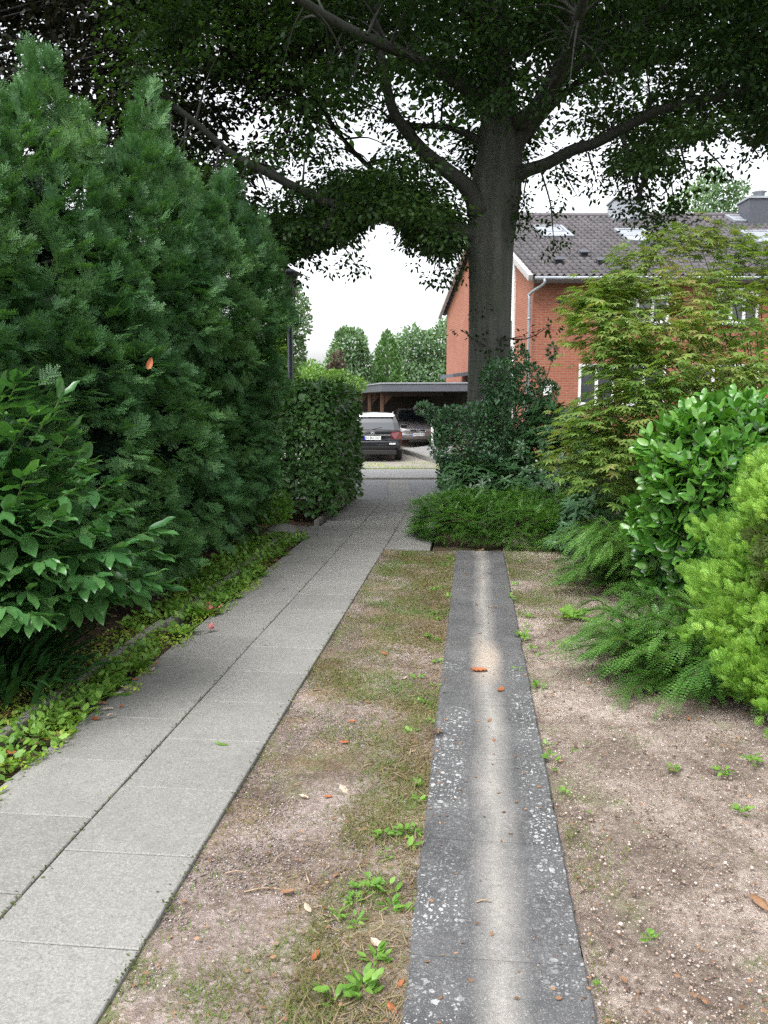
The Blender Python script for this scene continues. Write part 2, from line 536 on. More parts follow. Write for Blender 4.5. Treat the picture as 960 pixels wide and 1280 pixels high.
wn.links.new(cl, bg.inputs['Color']); bg.inputs['Strength'].default_value = 0.15
wn.links.new(bg.outputs[0], wo.inputs[0])
sl = bpy.data.lights.new('sun', 'SUN'); sl.energy = 0.7; sl.angle = math.radians(35); sl.color = (1.0, 0.97, 0.93)
so = bpy.data.objects.new('sun', sl); COL.objects.link(so); so.rotation_euler = (PI / 2 - SUN_EL, 0, PI - SUN_AZ)
so.location = (0, 0, 20)
vs = scene.view_settings
scene.display_settings.display_device = 'sRGB'
vs.view_transform = 'Standard'; vs.look = 'None'; vs.gamma = 1.0; vs.use_curve_mapping = False; vs.exposure = 1.22
scene.cycles.max_bounces = 6; scene.cycles.diffuse_bounces = 4; scene.cycles.glossy_bounces = 3; scene.cycles.transmission_bounces = 4
scene.cycles.transparent_max_bounces = 4
scene.cycles.use_denoising = False; scene.cycles.use_adaptive_sampling = False
scene.cycles.caustics_reflective = False; scene.cycles.caustics_refractive = False


# ================================================================== SETTING
def structure(o): o['kind'] = 'structure'; return o


def grid(name, x0, x1, y0, y1, nx, ny, zf, mat, street=False, kind='structure', uvq=None):
    xs = np.linspace(x0, x1, nx); ys = np.linspace(y0, y1, ny)
    X, Y = np.meshgrid(xs, ys); X = X.ravel(); Y = Y.ravel()
    Z = zf(X, Y)
    if street: V = np.stack([X * CY - Y * SY, X * SY + Y * CY, Z], 1)
    else: V = np.stack([X, Y, Z], 1)
    i = np.arange((nx - 1) * (ny - 1)); r = i // (nx - 1); c = i % (nx - 1); a = r * nx + c
    f = np.stack([a, a + 1, a + nx + 1, a + nx], 1).ravel()
    me = mesh_np(name, V, f, np.full(len(i), 4), mat, True)
    o = link(name, me); o['kind'] = kind
    return o


def tzv(d): return -0.25 * np.clip((d - 13.8) / 10.0, 0, 1)


def bumpn(nt, p, h, strength, dist):
    b_ = N(nt, 'ShaderNodeBump'); b_.inputs['Strength'].default_value = strength; b_.inputs['Distance'].default_value = dist
    L(nt, h, b_.inputs['Height']); L(nt, b_.outputs[0], p.inputs['Normal'])


def soil_mat(name, stops, chips=(0.55, 0.45, 0.4), dark=(0.07, 0.05, 0.04), green=None, straw=None, chip_amt=0.8):
    m, nt, out = newmat(name); o = pos(nt)
    n1 = noise(nt, o, 1.3, 5.0, 0.6, 0.3); n2 = noise(nt, o, 9.0, 6.0, 0.7); n3 = noise(nt, o, 60.0, 4.0, 0.7); n4 = noise(nt, o, 170.0, 3.0, 0.8)
    f = mth(nt, 'ADD', mth(nt, 'MULTIPLY', n1, 0.62), mth(nt, 'MULTIPLY', n2, 0.38))
    col = ramp(nt, f, stops)
    if straw: col = mixc(nt, mth(nt, 'MULTIPLY', framp(nt, noise(nt, o, 2.2, 4.0), 0.48, 0.62), framp(nt, n3, 0.35, 0.6)), col, straw)
    if green: col = mixc(nt, mth(nt, 'MULTIPLY', framp(nt, noise(nt, o, 1.7, 4.0, 0.6, 0.5), 0.52, 0.66), framp(nt, n2, 0.38, 0.6)), col, green)
    v = N(nt, 'ShaderNodeTexVoronoi'); v.inputs['Scale'].default_value = 95.0; L(nt, o, v.inputs['Vector'])
    vc = N(nt, 'ShaderNodeSeparateColor'); L(nt, v.outputs['Color'], vc.inputs[0])
    col = mixc(nt, mth(nt, 'MULTIPLY', framp(nt, vc.outputs[0], 0.62, 0.95), framp(nt, n1, 0.35, 0.62, 0.15, chip_amt)), col, chips)
    col = mixc(nt, framp(nt, n4, 0.5, 0.78, 0, 0.75), col, dark)
    col = mixc(nt, framp(nt, n3, 0.55, 0.8, 0, 0.55), col, dark)
    p = N(nt, 'ShaderNodeBsdfPrincipled'); L(nt, col, p.inputs['Base Color']); p.inputs['Roughness'].default_value = 0.95
    p.inputs['Specular IOR Level'].default_value = 0.15
    bumpn(nt, p, mth(nt, 'ADD', n4, mth(nt, 'MULTIPLY', n3, 0.8)), 0.8, 0.012)
    L(nt, p.outputs[0], out.inputs[0]); return m


M['soil'] = soil_mat('sandy soil', [(0.34, (0.105, 0.082, 0.066)), (0.46, (0.215, 0.173, 0.145)), (0.55, (0.36, 0.3, 0.26)), (0.66, (0.54, 0.465, 0.41))], (0.5, 0.42, 0.37), (0.08, 0.055, 0.04), (0.12, 0.16, 0.05))
M['mossy'] = soil_mat('mossy verge', [(0.34, (0.08, 0.06, 0.045)), (0.46, (0.17, 0.13, 0.105)), (0.56, (0.29, 0.235, 0.21)), (0.66, (0.45, 0.385, 0.36))], (0.45, 0.38, 0.35), (0.06, 0.045, 0.036), (0.12, 0.15, 0.04), (0.24, 0.165, 0.085))
M['bed'] = soil_mat('planting bed', [(0.3, (0.05, 0.037, 0.027)), (0.5, (0.085, 0.06, 0.043)), (0.7, (0.14, 0.1, 0.07))], (0.2, 0.14, 0.1), (0.02, 0.015, 0.012), (0.05, 0.08, 0.025), None, 0.3)
M['earth'] = simple('garden earth', (0.09, 0.1, 0.05), 0.95, 0, 0.5, 1.5)


def slab_mat(name, base, speck=0.5):
    m, nt, out = newmat(name); o = pos(nt); g = N(nt, 'ShaderNodeNewGeometry')
    n1 = noise(nt, o, 1.6, 5.0, 0.65, 0.3); n2 = noise(nt, o, 120.0, 4.0, 0.85); n3 = noise(nt, o, 22.0, 5.0, 0.7)
    k = mth(nt, 'ADD', framp(nt, g.outputs['Random Per Island'], 0, 1, -0.05, 0.05), framp(nt, n1, 0.25, 0.75, -0.05, 0.05))
    f = mth(nt, 'ADD', 0.5, mth(nt, 'MULTIPLY', k, 5.0))
    col = ramp(nt, f, [(0.0, tuple(c * 0.74 for c in base)), (0.5, base), (1.0, tuple(c * 1.18 for c in base))])
    col = mixc(nt, framp(nt, n2, 0.52, 0.68, 0, speck + .3), col, tuple(min(1, c * 1.75) for c in base))
    col = mixc(nt, framp(nt, n2, 0.48, 0.34, 0, speck + .3), col, tuple(c * 0.5 for c in base))
    col = mixc(nt, framp(nt, n3, 0.52, 0.78, 0, 0.6), col, tuple(c * 0.6 for c in base))
    col = mixc(nt, framp(nt, noise(nt, o, 0.9, 6.0, 0.7, 0.6), 0.5, 0.7, 0, 0.45), col, tuple(c * 0.68 for c in base))
    p = N(nt, 'ShaderNodeBsdfPrincipled'); L(nt, col, p.inputs['Base Color']); p.inputs['Roughness'].default_value = 0.82
    p.inputs['Specular IOR Level'].default_value = 0.35
    bumpn(nt, p, mth(nt, 'ADD', n2, n3), 0.25, 0.004)
    L(nt, p.outputs[0], out.inputs[0]); return m


M['slab'] = slab_mat('paving slabs', (0.212, 0.207, 0.193))
M['slab_old'] = slab_mat('older slabs', (0.19, 0.185, 0.172))
M['edging'] = slab_mat('edging stone', (0.2, 0.19, 0.165), 0.6)
M['joint'] = simple('joint sand', (0.1, 0.092, 0.075), 0.95, 0, 0.4, 40)


def strip_mat():
    """weathered concrete: pale worn middle, dark flanks with spots of white lichen"""
    m, nt, out = newmat('weathered concrete'); o = pos(nt)
    sx = N(nt, 'ShaderNodeSeparateXYZ'); L(nt, o, sx.inputs[0])
    n1 = noise(nt, o, 3.0, 5.0, 0.65, 0.3); n2 = noise(nt, o, 45.0, 5.0, 0.75); n3 = noise(nt, o, 210.0, 2.0, 0.8)
    xc = mth(nt, 'ADD', mth(nt, 'SUBTRACT', sx.outputs[0], 0.105), mth(nt, 'MULTIPLY', mth(nt, 'SUBTRACT', noise(nt, o, 1.4, 2.0), 0.5), 0.12))
    ax = mth(nt, 'ABSOLUTE', xc)
    band = framp(nt, mth(nt, 'ADD', ax, mth(nt, 'MULTIPLY', mth(nt, 'SUBTRACT', n2, 0.5), 0.05)), 0.095, 0.0)
    band = mth(nt, 'MULTIPLY', band, framp(nt, noise(nt, o, 1.9, 3.0), 0.3, 0.65, 0.55, 1.0))
    dark = ramp(nt, n1, [(0.3, (0.05, 0.051, 0.053)), (0.7, (0.105, 0.106, 0.108))])
    dark = mixc(nt, framp(nt, n2, 0.5, 0.75, 0, 0.5), dark, (0.2, 0.2, 0.195))
    col = mixc(nt, band, dark, mixc(nt, framp(nt, n2, 0.4, 0.7), (0.24, 0.228, 0.21), (0.36, 0.342, 0.315)))
    # sandy bloom left where water stood
    yy = mth(nt, 'ABSOLUTE', mth(nt, 'SUBTRACT', sx.outputs[1], 5.1))
    bloom = mth(nt, 'MULTIPLY', framp(nt, yy, 0.55, 0.1), framp(nt, ax, 0.12, 0.03))
    col = mixc(nt, mth(nt, 'MULTIPLY', bloom, framp(nt, n2, 0.3, 0.6, 0.4, 0.9)), col, (0.4, 0.33, 0.265))
    # lichen: round spots of several sizes gathered in colonies near the flanks
    colony = mth(nt, 'MULTIPLY', framp(nt, ax, 0.1, 0.14), framp(nt, noise(nt, o, 1.9, 2.5, 0.6), 0.4, 0.56))
    near = framp(nt, sx.outputs[1], 5.4, 4.5)
    wv = N(nt, 'ShaderNodeVectorMath', operation='ADD'); 
    nv = N(nt, 'ShaderNodeTexNoise'); nv.inputs['Scale'].default_value = 60; L(nt, o, nv.inputs['Vector'])
    sc = N(nt, 'ShaderNodeVectorMath', operation='SCALE'); sc.inputs['Scale'].default_value = 0.022; L(nt, nv.outputs['Color'], sc.inputs[0])
    L(nt, o, wv.inputs[0]); L(nt, sc.outputs[0], wv.inputs[1])
    tot = None
    for s, thr in ((30.0, 0.36), (52.0, 0.42), (90.0, 0.42)):
        v = N(nt, 'ShaderNodeTexVoronoi'); v.inputs['Scale'].default_value = s; v.inputs['Randomness'].default_value = 1.0
        L(nt, wv.outputs[0], v.inputs['Vector'])
        cc = N(nt, 'ShaderNodeSeparateColor'); L(nt, v.outputs['Color'], cc.inputs[0])
        rr = framp(nt, cc.outputs[0], 0.3, 1.0, 0.0, thr)
        sp = mth(nt, 'GREATER_THAN', rr, v.outputs['Distance'])
        soft = mth(nt, 'MULTIPLY', sp, framp(nt, mth(nt, 'SUBTRACT', rr, v.outputs['Distance']), 0.0, 0.06, 0.5, 1.0))
        tot = soft if tot is None else mth(nt, 'MAXIMUM', tot, soft)
    lich = mth(nt, 'MULTIPLY', mth(nt, 'MULTIPLY', tot, colony), near)
    col = mixc(nt, mth(nt, 'MULTIPLY', lich, 0.85), col, (0.43, 0.44, 0.44))
    col = mixc(nt, framp(nt, n3, 0.58, 0.7, 0, 0.65), col, (0.42, 0.41, 0.4))
    col = mixc(nt, framp(nt, n3, 0.4, 0.27, 0, 0.6), col, (0.04, 0.04, 0.04))
    p = N(nt, 'ShaderNodeBsdfPrincipled'); L(nt, col, p.inputs['Base Color']); p.inputs['Roughness'].default_value = 0.85
    p.inputs['Specular IOR Level'].default_value = 0.3
    bumpn(nt, p, mth(nt, 'ADD', n3, n2), 0.5, 0.006)
    L(nt, p.outputs[0], out.inputs[0]); return m


M['strip'] = strip_mat()


def road_mat(name, a, b, sc=2.0):
    m, nt, out = newmat(name); o = pos(nt)
    n1 = noise(nt, o, 0.5, 4.0, 0.6); n2 = noise(nt, o, 70.0, 3.0, 0.8); n3 = noise(nt, o, sc * 3, 5.0, 0.7)
    col = ramp(nt, mth(nt, 'ADD', mth(nt, 'MULTIPLY', n1, 0.5), mth(nt, 'MULTIPLY', n3, 0.5)), [(0.35, a), (0.65, b)])
    col = mixc(nt, framp(nt, n2, 0.55, 0.75, 0, 0.45), col, tuple(min(1, c * 1.5) for c in b))
    p = N(nt, 'ShaderNodeBsdfPrincipled'); L(nt, col, p.inputs['Base Color']); p.inputs['Roughness'].default_value = 0.8
    p.inputs['Specular IOR Level'].default_value = 0.35
    bumpn(nt, p, n2, 0.3, 0.005); L(nt, p.outputs[0], out.inputs[0]); return m


M['road'] = road_mat('asphalt', (0.15, 0.152, 0.158), (0.2, 0.202, 0.208))
M['pavement'] = road_mat('pale pavement', (0.19, 0.19, 0.19), (0.25, 0.25, 0.25))
M['drive'] = road_mat('drive gravel', (0.19, 0.175, 0.15), (0.28, 0.26, 0.23), 1.0)
M['lawnfar'] = simple('rough lawn', (0.12, 0.17, 0.05), 0.95, 0, 0.4, 3.0)


def zjit(a, f, base=0.0):
    def g(X, Y):
        p = np.stack([X, Y, X * 0], 1)
        return base + a * sn(p, f) + 0.4 * a * sn(p, f * 3.7)
    return g


# one base sheet out to the horizon, sunk a little under the laid surfaces
def zbase(X, Y): return tzv(Y) - 0.09


xs = np.concatenate([[-400, -120], np.linspace(-60, 60, 61), [120, 400]]); ys = np.concatenate([[-30], np.linspace(-6, 80, 44), [160, 500]])
Xg, Yg = np.meshgrid(xs, ys); Vg = np.stack([Xg.ravel() * CY - Yg.ravel() * SY, Xg.ravel() * SY + Yg.ravel() * CY, zbase(Xg.ravel(), Yg.ravel())], 1)
nxg = len(xs); ii = np.arange((len(xs) - 1) * (len(ys) - 1)); rr = ii // (nxg - 1); cc_ = ii % (nxg - 1); aa = rr * nxg + cc_
o = link('ground', mesh_np('ground', Vg, np.stack([aa, aa + 1, aa + nxg + 1, aa + nxg], 1).ravel(), np.full(len(ii), 4), M['earth'], True)); structure(o)

grid('soil_ground', 0.345, 8.0, -1.5, 13.6, 200, 240, zjit(0.012, 2.6, -0.01), M['soil'])
grid('mossy_verge', -0.956, -0.16, -1.5, 8.95, 40, 380, zjit(0.007, 3.4, 0.004), M['mossy'])
grid('planting_bed', -9.0, -1.975, -1.5, 13.6, 160, 240, zjit(0.02, 2.0, -0.02), M['bed'])
grid('shrub_bed', -0.43, 0.345, 9.0, 13.6, 40, 120, zjit(0.015, 2.0, -0.012), M['bed'])


def slab_field(name, rects, mat, zt=0.02, th=0.05, ch=0.004, street=False):
    mb = MB()
    for (x0, x1, y0, y1) in rects:
        g = random.uniform(0.0018, 0.0035)
        x0 += g; x1 -= g; y0 += g; y1 -= g
        dz = [random.uniform(-.0022, .0022) for _ in range(4)]
        q = [(x0, y0), (x1, y0), (x1, y1), (x0, y1)]
        qi = [(x0 + ch, y0 + ch), (x1 - ch, y0 + ch), (x1 - ch, y1 - ch), (x0 + ch, y1 - ch)]

        def zz(i, e):
            b = zt + dz[i] + e
            return b + (tz(q[i][1]) if street else 0)
        V = [(*q[i], zz(i, -th)) for i in range(4)] + [(*q[i], zz(i, -ch)) for i in range(4)] + [(*qi[i], zz(i, 0)) for i in range(4)]
        if street: V = [tuple(W(a, b, c)) for a, b, c in V]
        Fs = [(8, 9, 10, 11)]
        for i in range(4):
            j = (i + 1) % 4
            Fs += [(i, j, j + 4, i + 4), (i + 4, j + 4, j + 8, i + 8)]
        mb.add(V, Fs)
    return structure(mb.build(name, mat))


rects = []
y = 2.17 - 0.505 * 8
while y < 13.7:
    rects.append((-1.45, -0.955, y, min(y + 0.505, 13.76))); y += 0.505
y = 2.40 - 0.505 * 8
while y < 13.6:
    rects.append((-1.955, -1.45, y, min(y + 0.505, 13.72))); y += 0.505
y = 8.96
while y < 13.7:
    rects.append((-0.955, -0.45, y, min(y + 0.505, 13.8))); y += 0.505
slab_field('footpath', rects, M['slab'])
slab_field('side_step', [(-2.46, -1.955, 9.55, 10.05), (-2.46, -1.955, 10.05, 10.55)], M['slab_old'], 0.018)
mb = MB(); mb.box((-1.455, 6.0, -0.028), (0.495, 7.8, 0.012)); mb.box((-0.7, 11.35, -0.029), (0.25, 2.38, 0.012)); structure(mb.build('path_bedding', M['joint']))

# the concrete wheel track: one cast run with shallow joints and nibbled edges
mbs = []
yj = [-1.3, -.55, .2, .92, 1.62, 2.24, 2.9, 3.62, 4.3, 5.05, 5.75, 6.5, 7.2, 7.95, 8.95]
mb = MB()
for a, b in zip(yj[:-1], yj[1:]):
    ny = 26; ysr = np.linspace(a + .0006, b - .0006, ny)
    L_, R_ = [], []
    for yv in ysr:
        pn = np.array([[0, yv, 0.0]])
        L_.append(-0.165 + 0.004 * float(sn(pn, 6)[0]) + 0.003 * float(sn(pn, 21)[0])); R_.append(0.342 + 0.004 * float(sn(pn + 5, 6)[0]) + 0.003 * float(sn(pn + 9, 21)[0]))
    V = []; Fs = []
    for k, yv in enumerate(ysr):
        e = 0.0018 if k in (0, ny - 1) else 0
        V += [(L_[k], yv, -0.05), (L_[k], yv, 0.011), (L_[k] + .006, yv, 0.018 - e), (0.09, yv, 0.017 - e), (R_[k] - .006, yv, 0.018 - e), (R_[k], yv, 0.011), (R_[k], yv, -0.05)]
    for k in range(ny - 1):
        for c in range(6):
            p0 = k * 7 + c
            Fs.append((p0, p0 + 1, p0 + 8, p0 + 7))
    mb.add(V, Fs)
structure(mb.build('wheel_track', M['strip'], None, False))

# street running across, parallel to the house fronts
def zstreet(dz): return lambda X, Y: tzv(Y) + dz


grid('road', -70, 70, 13.93, 18.75, 60, 8, zstreet(-0.004), M['road'], True)
mb = []
slab_field('road_crossing', [(0.08 + 0.0 * k, 0.52, 13.95 + 0.5 * k, 14.45 + 0.5 * k) for k in range(9)], M['slab'], 0.006, 0.02, 0.003, True)
rects = []
x = -30.0
while x < 30:
    rects.append((x, x + 1.0, 13.80, 13.93)); x += 1.0
slab_field('near_kerb', [r for r in rects if not (-3 < r[0] < 0.6)] + [r for r in rects if -3 < r[0] < 0.6], M['edging'], 0.012, 0.12, 0.008, True)
slab_field('far_kerb', [(a, b, 18.75, 18.88) for a, b, _, _ in rects], M['edging'], 0.04, 0.14, 0.01, True)
grid('pavement', -70, 70, 18.88, 22.4, 40, 8, zstreet(0.03), M['pavement'], True)
grid('front_lawn', -70, 70, 22.4, 70, 60, 30, zstreet(-0.0), M['lawnfar'], True)
grid('driveway', -4.2, 3.4, 23.2, 42, 20, 30, zstreet(0.012), M['drive'], True)
# ================================================================== HOUSE
def brick_mat(name, c1, c2, mortar):
    m, nt, out = newmat(name); uv = N(nt, 'ShaderNodeTexCoord').outputs['UV']
    b = N(nt, 'ShaderNodeTexBrick'); L(nt, uv, b.inputs['Vector'])
    b.inputs['Scale'].default_value = 1.0; b.inputs['Brick Width'].default_value = 0.25; b.inputs['Row Height'].default_value = 0.077
    b.inputs['Mortar Size'].default_value = 0.011; b.inputs['Mortar Smooth'].default_value = 0.2; b.inputs['Bias'].default_value = 0.0
    b.inputs['Color1'].default_value = rgba(c1); b.inputs['Color2'].default_value = rgba(c2); b.inputs['Mortar'].default_value = rgba(mortar)
    col = mixc(nt, framp(nt, noise(nt, pos(nt), 0.9, 5.0), 0.3, 0.75, 0, 0.45), b.outputs['Color'], tuple(c * 0.62 for c in c1))
    p = N(nt, 'ShaderNodeBsdfPrincipled'); L(nt, col, p.inputs['Base Color']); p.inputs['Roughness'].default_value = 0.9
    bumpn(nt, p, b.outputs['Fac'], -0.5, 0.01); L(nt, p.outputs[0], out.inputs[0]); return m


def tile_mat():
    m, nt, out = newmat('roof tiles'); uv = N(nt, 'ShaderNodeTexCoord').outputs['UV']
    fl = N(nt, 'ShaderNodeVectorMath', operation='FLOOR'); L(nt, uv, fl.inputs[0])
    wn_ = N(nt, 'ShaderNodeTexWhiteNoise', noise_dimensions='2D'); L(nt, fl.outputs[0], wn_.inputs['Vector'])
    f = mth(nt, 'ADD', mth(nt, 'MULTIPLY', wn_.outputs['Value'], 0.6), mth(nt, 'MULTIPLY', noise(nt, pos(nt), 0.8, 5.0), 0.4))
    col = ramp(nt, f, [(0.1, (0.04, 0.036, 0.04)), (0.5, (0.066, 0.06, 0.066)), (0.9, (0.1, 0.09, 0.096))])
    p = N(nt, 'ShaderNodeBsdfPrincipled'); L(nt, col, p.inputs['Base Color']); p.inputs['Roughness'].default_value = 0.6
    L(nt, p.outputs[0], out.inputs[0]); return m


def glass_mat(name='window glass', col=(0.03, 0.035, 0.04)):
    m, nt, out = newmat(name)
    p = N(nt, 'ShaderNodeBsdfPrincipled'); p.inputs['Base Color'].default_value = rgba(col); p.inputs['Roughness'].default_value = 0.06
    p.inputs['Specular IOR Level'].default_value = 0.9
    n = noise(nt, pos(nt), 1.5, 2.0); bumpn(nt, p, n, 0.03, 0.02)
    L(nt, p.outputs[0], out.inputs[0]); return m


M['brick'] = brick_mat('red brick', (0.285, 0.082, 0.046), (0.35, 0.118, 0.066), (0.29, 0.19, 0.145))
M['tile'] = tile_mat(); M['glass'] = glass_mat()
M['white'] = simple('white paint', (0.72, 0.72, 0.71), 0.45, 0, 0.06, 5)
M['zinc'] = simple('zinc', (0.3, 0.32, 0.35), 0.42, 0.6, 0.12, 6)
M['lead'] = simple('lead flashing', (0.3, 0.32, 0.35), 0.5, 0.3, 0.15, 6)
M['slate'] = simple('slate cladding', (0.06, 0.065, 0.08), 0.55, 0, 0.25, 12)
M['soffit'] = simple('dark soffit', (0.06, 0.045, 0.04), 0.8, 0, 0.2, 6)
M['verge'] = simple('verge tiles', (0.42, 0.4, 0.4), 0.7, 0, 0.2, 10)
M['wood'] = simple('brown timber', (0.085, 0.042, 0.024), 0.65, 0, 0.3, 12)
M['darkwood'] = simple('dark stained boards', (0.028, 0.02, 0.016), 0.8, 0, 0.3, 9)
M['felt'] = simple('grey roof edge', (0.075, 0.083, 0.1), 0.7, 0, 0.15, 9)

U3 = W(1, 0, 0); D3 = W(0, 1, 0); Z3 = np.array((0, 0, 1.0))
GZ = -0.25                                    # ground level across the street
hu0, hd0 = 4.73, 27.0                         # near corner of the gable wall
hu1, hd1 = 2.84, 38.4                         # far corner
EAVE, RIDGE = 5.64, 8.55
HL = 17.0                                     # length of the row of houses
sk = np.array((hu1 - hu0, hd1 - hd0))         # direction of the gable wall


def hp(a, t, z):
    """a metres along the front, t 0..1 through the depth, height z"""
    return W(hu0 + a + sk[0] * t, hd0 + sk[1] * t, z)


house = thing('brick_house', 'red brick house with dark tiled roof behind the large beech trunk', 'house', hp(0, 0, GZ))
gdir = unit(W(sk[0], sk[1], 0) - W(0, 0, 0))
wall = MB()
th = 0.001
front = [hp(0, 0, GZ - .3), hp(HL, 0, GZ - .3), hp(HL, 0, EAVE), hp(0, 0, EAVE)]
wall.add(front, [(0, 1, 2, 3)])
w1 = wall.build('front_wall', M['brick'], None, uvdir=(U3, Z3)); w1.parent = house
me = w1.data
for v in me.vertices: v.co -= Vector([float(c) for c in OFF[house.name]])
OFF[w1.name] = OFF[house.name]
wall = MB()
wall.add([hp(0, 0, GZ - .3), hp(0, 1, GZ - .3), hp(0, 1, EAVE), hp(0, .5, RIDGE - .12), hp(0, 0, EAVE)], [(4, 3, 2, 1, 0)])
w2 = wall.build('gable_wall', M['brick'], None, uvdir=(gdir, Z3)); w2.parent = house
for v in w2.data.vertices: v.co -= Vector([float(c) for c in OFF[house.name]])
wall = MB()
wall.add([hp(0, 1, GZ - .3), hp(HL, 1, GZ - .3), hp(HL, 1, EAVE), hp(0, 1, EAVE)], [(3, 2, 1, 0)])
wall.add([hp(HL, 0, GZ - .3), hp(HL, 1, GZ - .3), hp(HL, 1, EAVE), hp(HL, .5, RIDGE - .12), hp(HL, 0, EAVE)], [(0, 1, 2, 3, 4)])
w3 = wall.build('rear_wall', M['brick'], None, uvdir=(U3, Z3)); w3.parent = house
for v in w3.data.vertices: v.co -= Vector([float(c) for c in OFF[house.name]])

# pantile roof, both slopes, modelled course by course
e0, e1 = -0.035, 1.035                      # eaves overhang in t
slope = (RIDGE - EAVE) / 0.5


def rz_(t): return EAVE + slope * (t if t <= .5 else 1 - t)


def roof_side(tA, tB, uneven=1):
    ncols = int((HL + .36) / 0.23); nrows = 21; su = 6
    A = hp(-.18, tA, rz_(tA) if tA >= 0 and tA <= 1 else EAVE + slope * (tA if tA < .5 else 1 - tA)); B = hp(-.18, tB, RIDGE)
    up = B - A; nrm = unit(np.cross(U3, up)); nrm = nrm if nrm[2] > 0 else -nrm
    V = []; Fs = []; uv = []
    nu = ncols * su + 1
    for r in range(nrows):
        for k, (vv, lift) in enumerate(((r / nrows, .085), ((r + 1.0) / nrows, .005))):
            for i in range(nu):
                a = i / su * 0.23
                ph = (i % su) / su
                wv = .045 * max(0, math.sin(PI * 2 * ph)) - .02 * max(0, -math.sin(2 * PI * ph))
                jit = .004 * math.sin(r * 12.9 + (i // su) * 7.3)
                V.append(A + U3 * a + up * vv + nrm * (lift + wv + jit))
        b = r * 2 * nu
        for i in range(nu - 1):
            Fs.append((b + i, b + i + 1, b + nu + i + 1, b + nu + i)); uv.append((i // su + .5, r + .5))
            if r: Fs.append((b - nu + i, b - nu + i + 1, b + i + 1, b + i)); uv.append((i // su + .5, r + .5))
    flat = np.array(Fs).ravel(); u = np.repeat(np.array(uv), 4, axis=0)
    return np.array(V), flat, np.full(len(Fs), 4), u, A, up, nrm


V, fl, sz, uvs, RA, RUP, RN = roof_side(e0, .5)
V2, fl2, sz2, uvs2, *_ = roof_side(e1, .5)
roof = link('roof', mesh_np('roof', np.concatenate([V, V2]), np.concatenate([fl, fl2 + len(V)]), np.concatenate([sz, sz2]), M['tile'], True, np.concatenate([uvs, uvs2])), house)


def rp(px, py):
    """point on the front roof slope under a photo pixel (its place along the slope)"""
    r = C(px, py, 10.0) - np.array((0, 0, H))
    t = ((RA - np.array((0, 0, H))) @ RN) / (r @ RN)
    return np.array((0, 0, H)) + r * t


UPN = unit(RUP)
mb = MB()
mb.tube([hp(-.2, .5, RIDGE + .05), hp(HL + .2, .5, RIDGE + .05)], .11, 8)
mb.build('ridge', M['tile'], roof, True)
mb = MB()       # pale stepped verge tiles on the gable edge
for tA in (e0, e1):
    A = hp(-.24, tA, EAVE + slope * (tA if tA < .5 else 1 - tA)); B = hp(-.24, .5, RIDGE); n = 19
    nn_ = unit(np.cross(U3, B - A)); nn_ = nn_ if nn_[2] > 0 else -nn_
    for k in range(n):
        c = A + (B - A) * ((k + .5) / n) + nn_ * .01
        mb.box(c, (.07, np.linalg.norm(B - A) / n * .52, .1), (U3, unit(unit(B - A) + nn_ * .06), nn_))
mb.build('verge', M['verge'], roof, False, .012)
gz = EAVE + slope * e0
gA = hp(-.15, e0 - .012, gz - .02)
mb = MB(); mb.tube([gA, gA + U3 * (HL + .3)], .055, 10); mb.build('gutter', M['zinc'], house, True)
mb = MB(); mb.prism([hp(0, -.002, EAVE - .2), hp(0, e0, gz - .06), hp(0, e0, gz - .16), hp(0, -.002, EAVE - .32)], U3 * HL)
mb.build('soffit', M['soffit'], house)
# downpipe with its swan neck at the corner
q = C(662, 372, 26.9); gx, gd = UD(q[0], q[1])
top = gA + U3 * 0.28
mb = MB()
mb.tube(spline([top, top + Z3 * -.18, W(gx, hd0 - .09, q[2] + .1), W(gx, hd0 - .09, q[2] - .2), W(gx, hd0 - .09, 2.5), W(gx, hd0 - .09, GZ)], 6), .048, 10)
for zz in (4.2, 2.8, 1.2): mb.tube([W(gx, hd0 - .09, zz), W(gx, hd0 - .09, zz + .05)], .068, 10)
mb.build('downpipe', M['zinc'], house, True)


def on_front(px, py, off=0.0):
    r = C(px, py, hd0 - off)
    return r


def window(px0, px1, py0, py1, panes=2, name='window', shutter=False, parent=house, blind=False):
    A = on_front(px0, py1, .01); B = on_front(px1, py0, .01)
    a0 = UD(*A[:2])[0]; a1 = UD(*B[:2])[0]; z0, z1 = A[2], B[2]
    fw = .075; d = hd0 - .03
    fm = MB()
    c = lambda u, z: W(u, d, z)
    R = (U3, D3, Z3)
    um, zm = (a0 + a1) / 2, (z0 + z1) / 2
    fm.box(c(um, z0 + fw / 2), ((a1 - a0) / 2, .045, fw / 2), R); fm.box(c(um, z1 - fw / 2), ((a1 - a0) / 2, .045, fw / 2), R)
    for k in range(panes + 1):
        u = a0 + fw / 2 + (a1 - a0 - fw) * k / panes
        fm.box(c(u, zm), (fw / 2 if k in (0, panes) else fw * .6, .043, (z1 - z0) / 2 - fw), R)
    f = fm.build(name, M['white'], parent)
    gm = MB(); gm.box(W(um, hd0 - .015, zm), ((a1 - a0) / 2 - fw * .5, .004, (z1 - z0) / 2 - fw * .5), R)
    gm.build('pane', M['glass'], f)
    if shutter:
        s = MB(); s.box(W(um, hd0 - .07, z1 + .13), ((a1 - a0) / 2 + .03, .07, .125), R); s.build('shutter_box', M['white'], f, False, .01)
    sl_ = MB(); sl_.box(W(um, hd0 - .06, z0 - .03), ((a1 - a0) / 2 + .06, .09, .022), R); sl_.build('sill', M['white'], f, False, .005)
    return f


window(722, 768, 455, 506, 2)
window(776, 832, 455, 506, 2)
window(775, 836, 371, 404, 3, shutter=True)
window(894, 948, 371, 404, 3, shutter=True)
window(860, 948, 455, 506, 3)
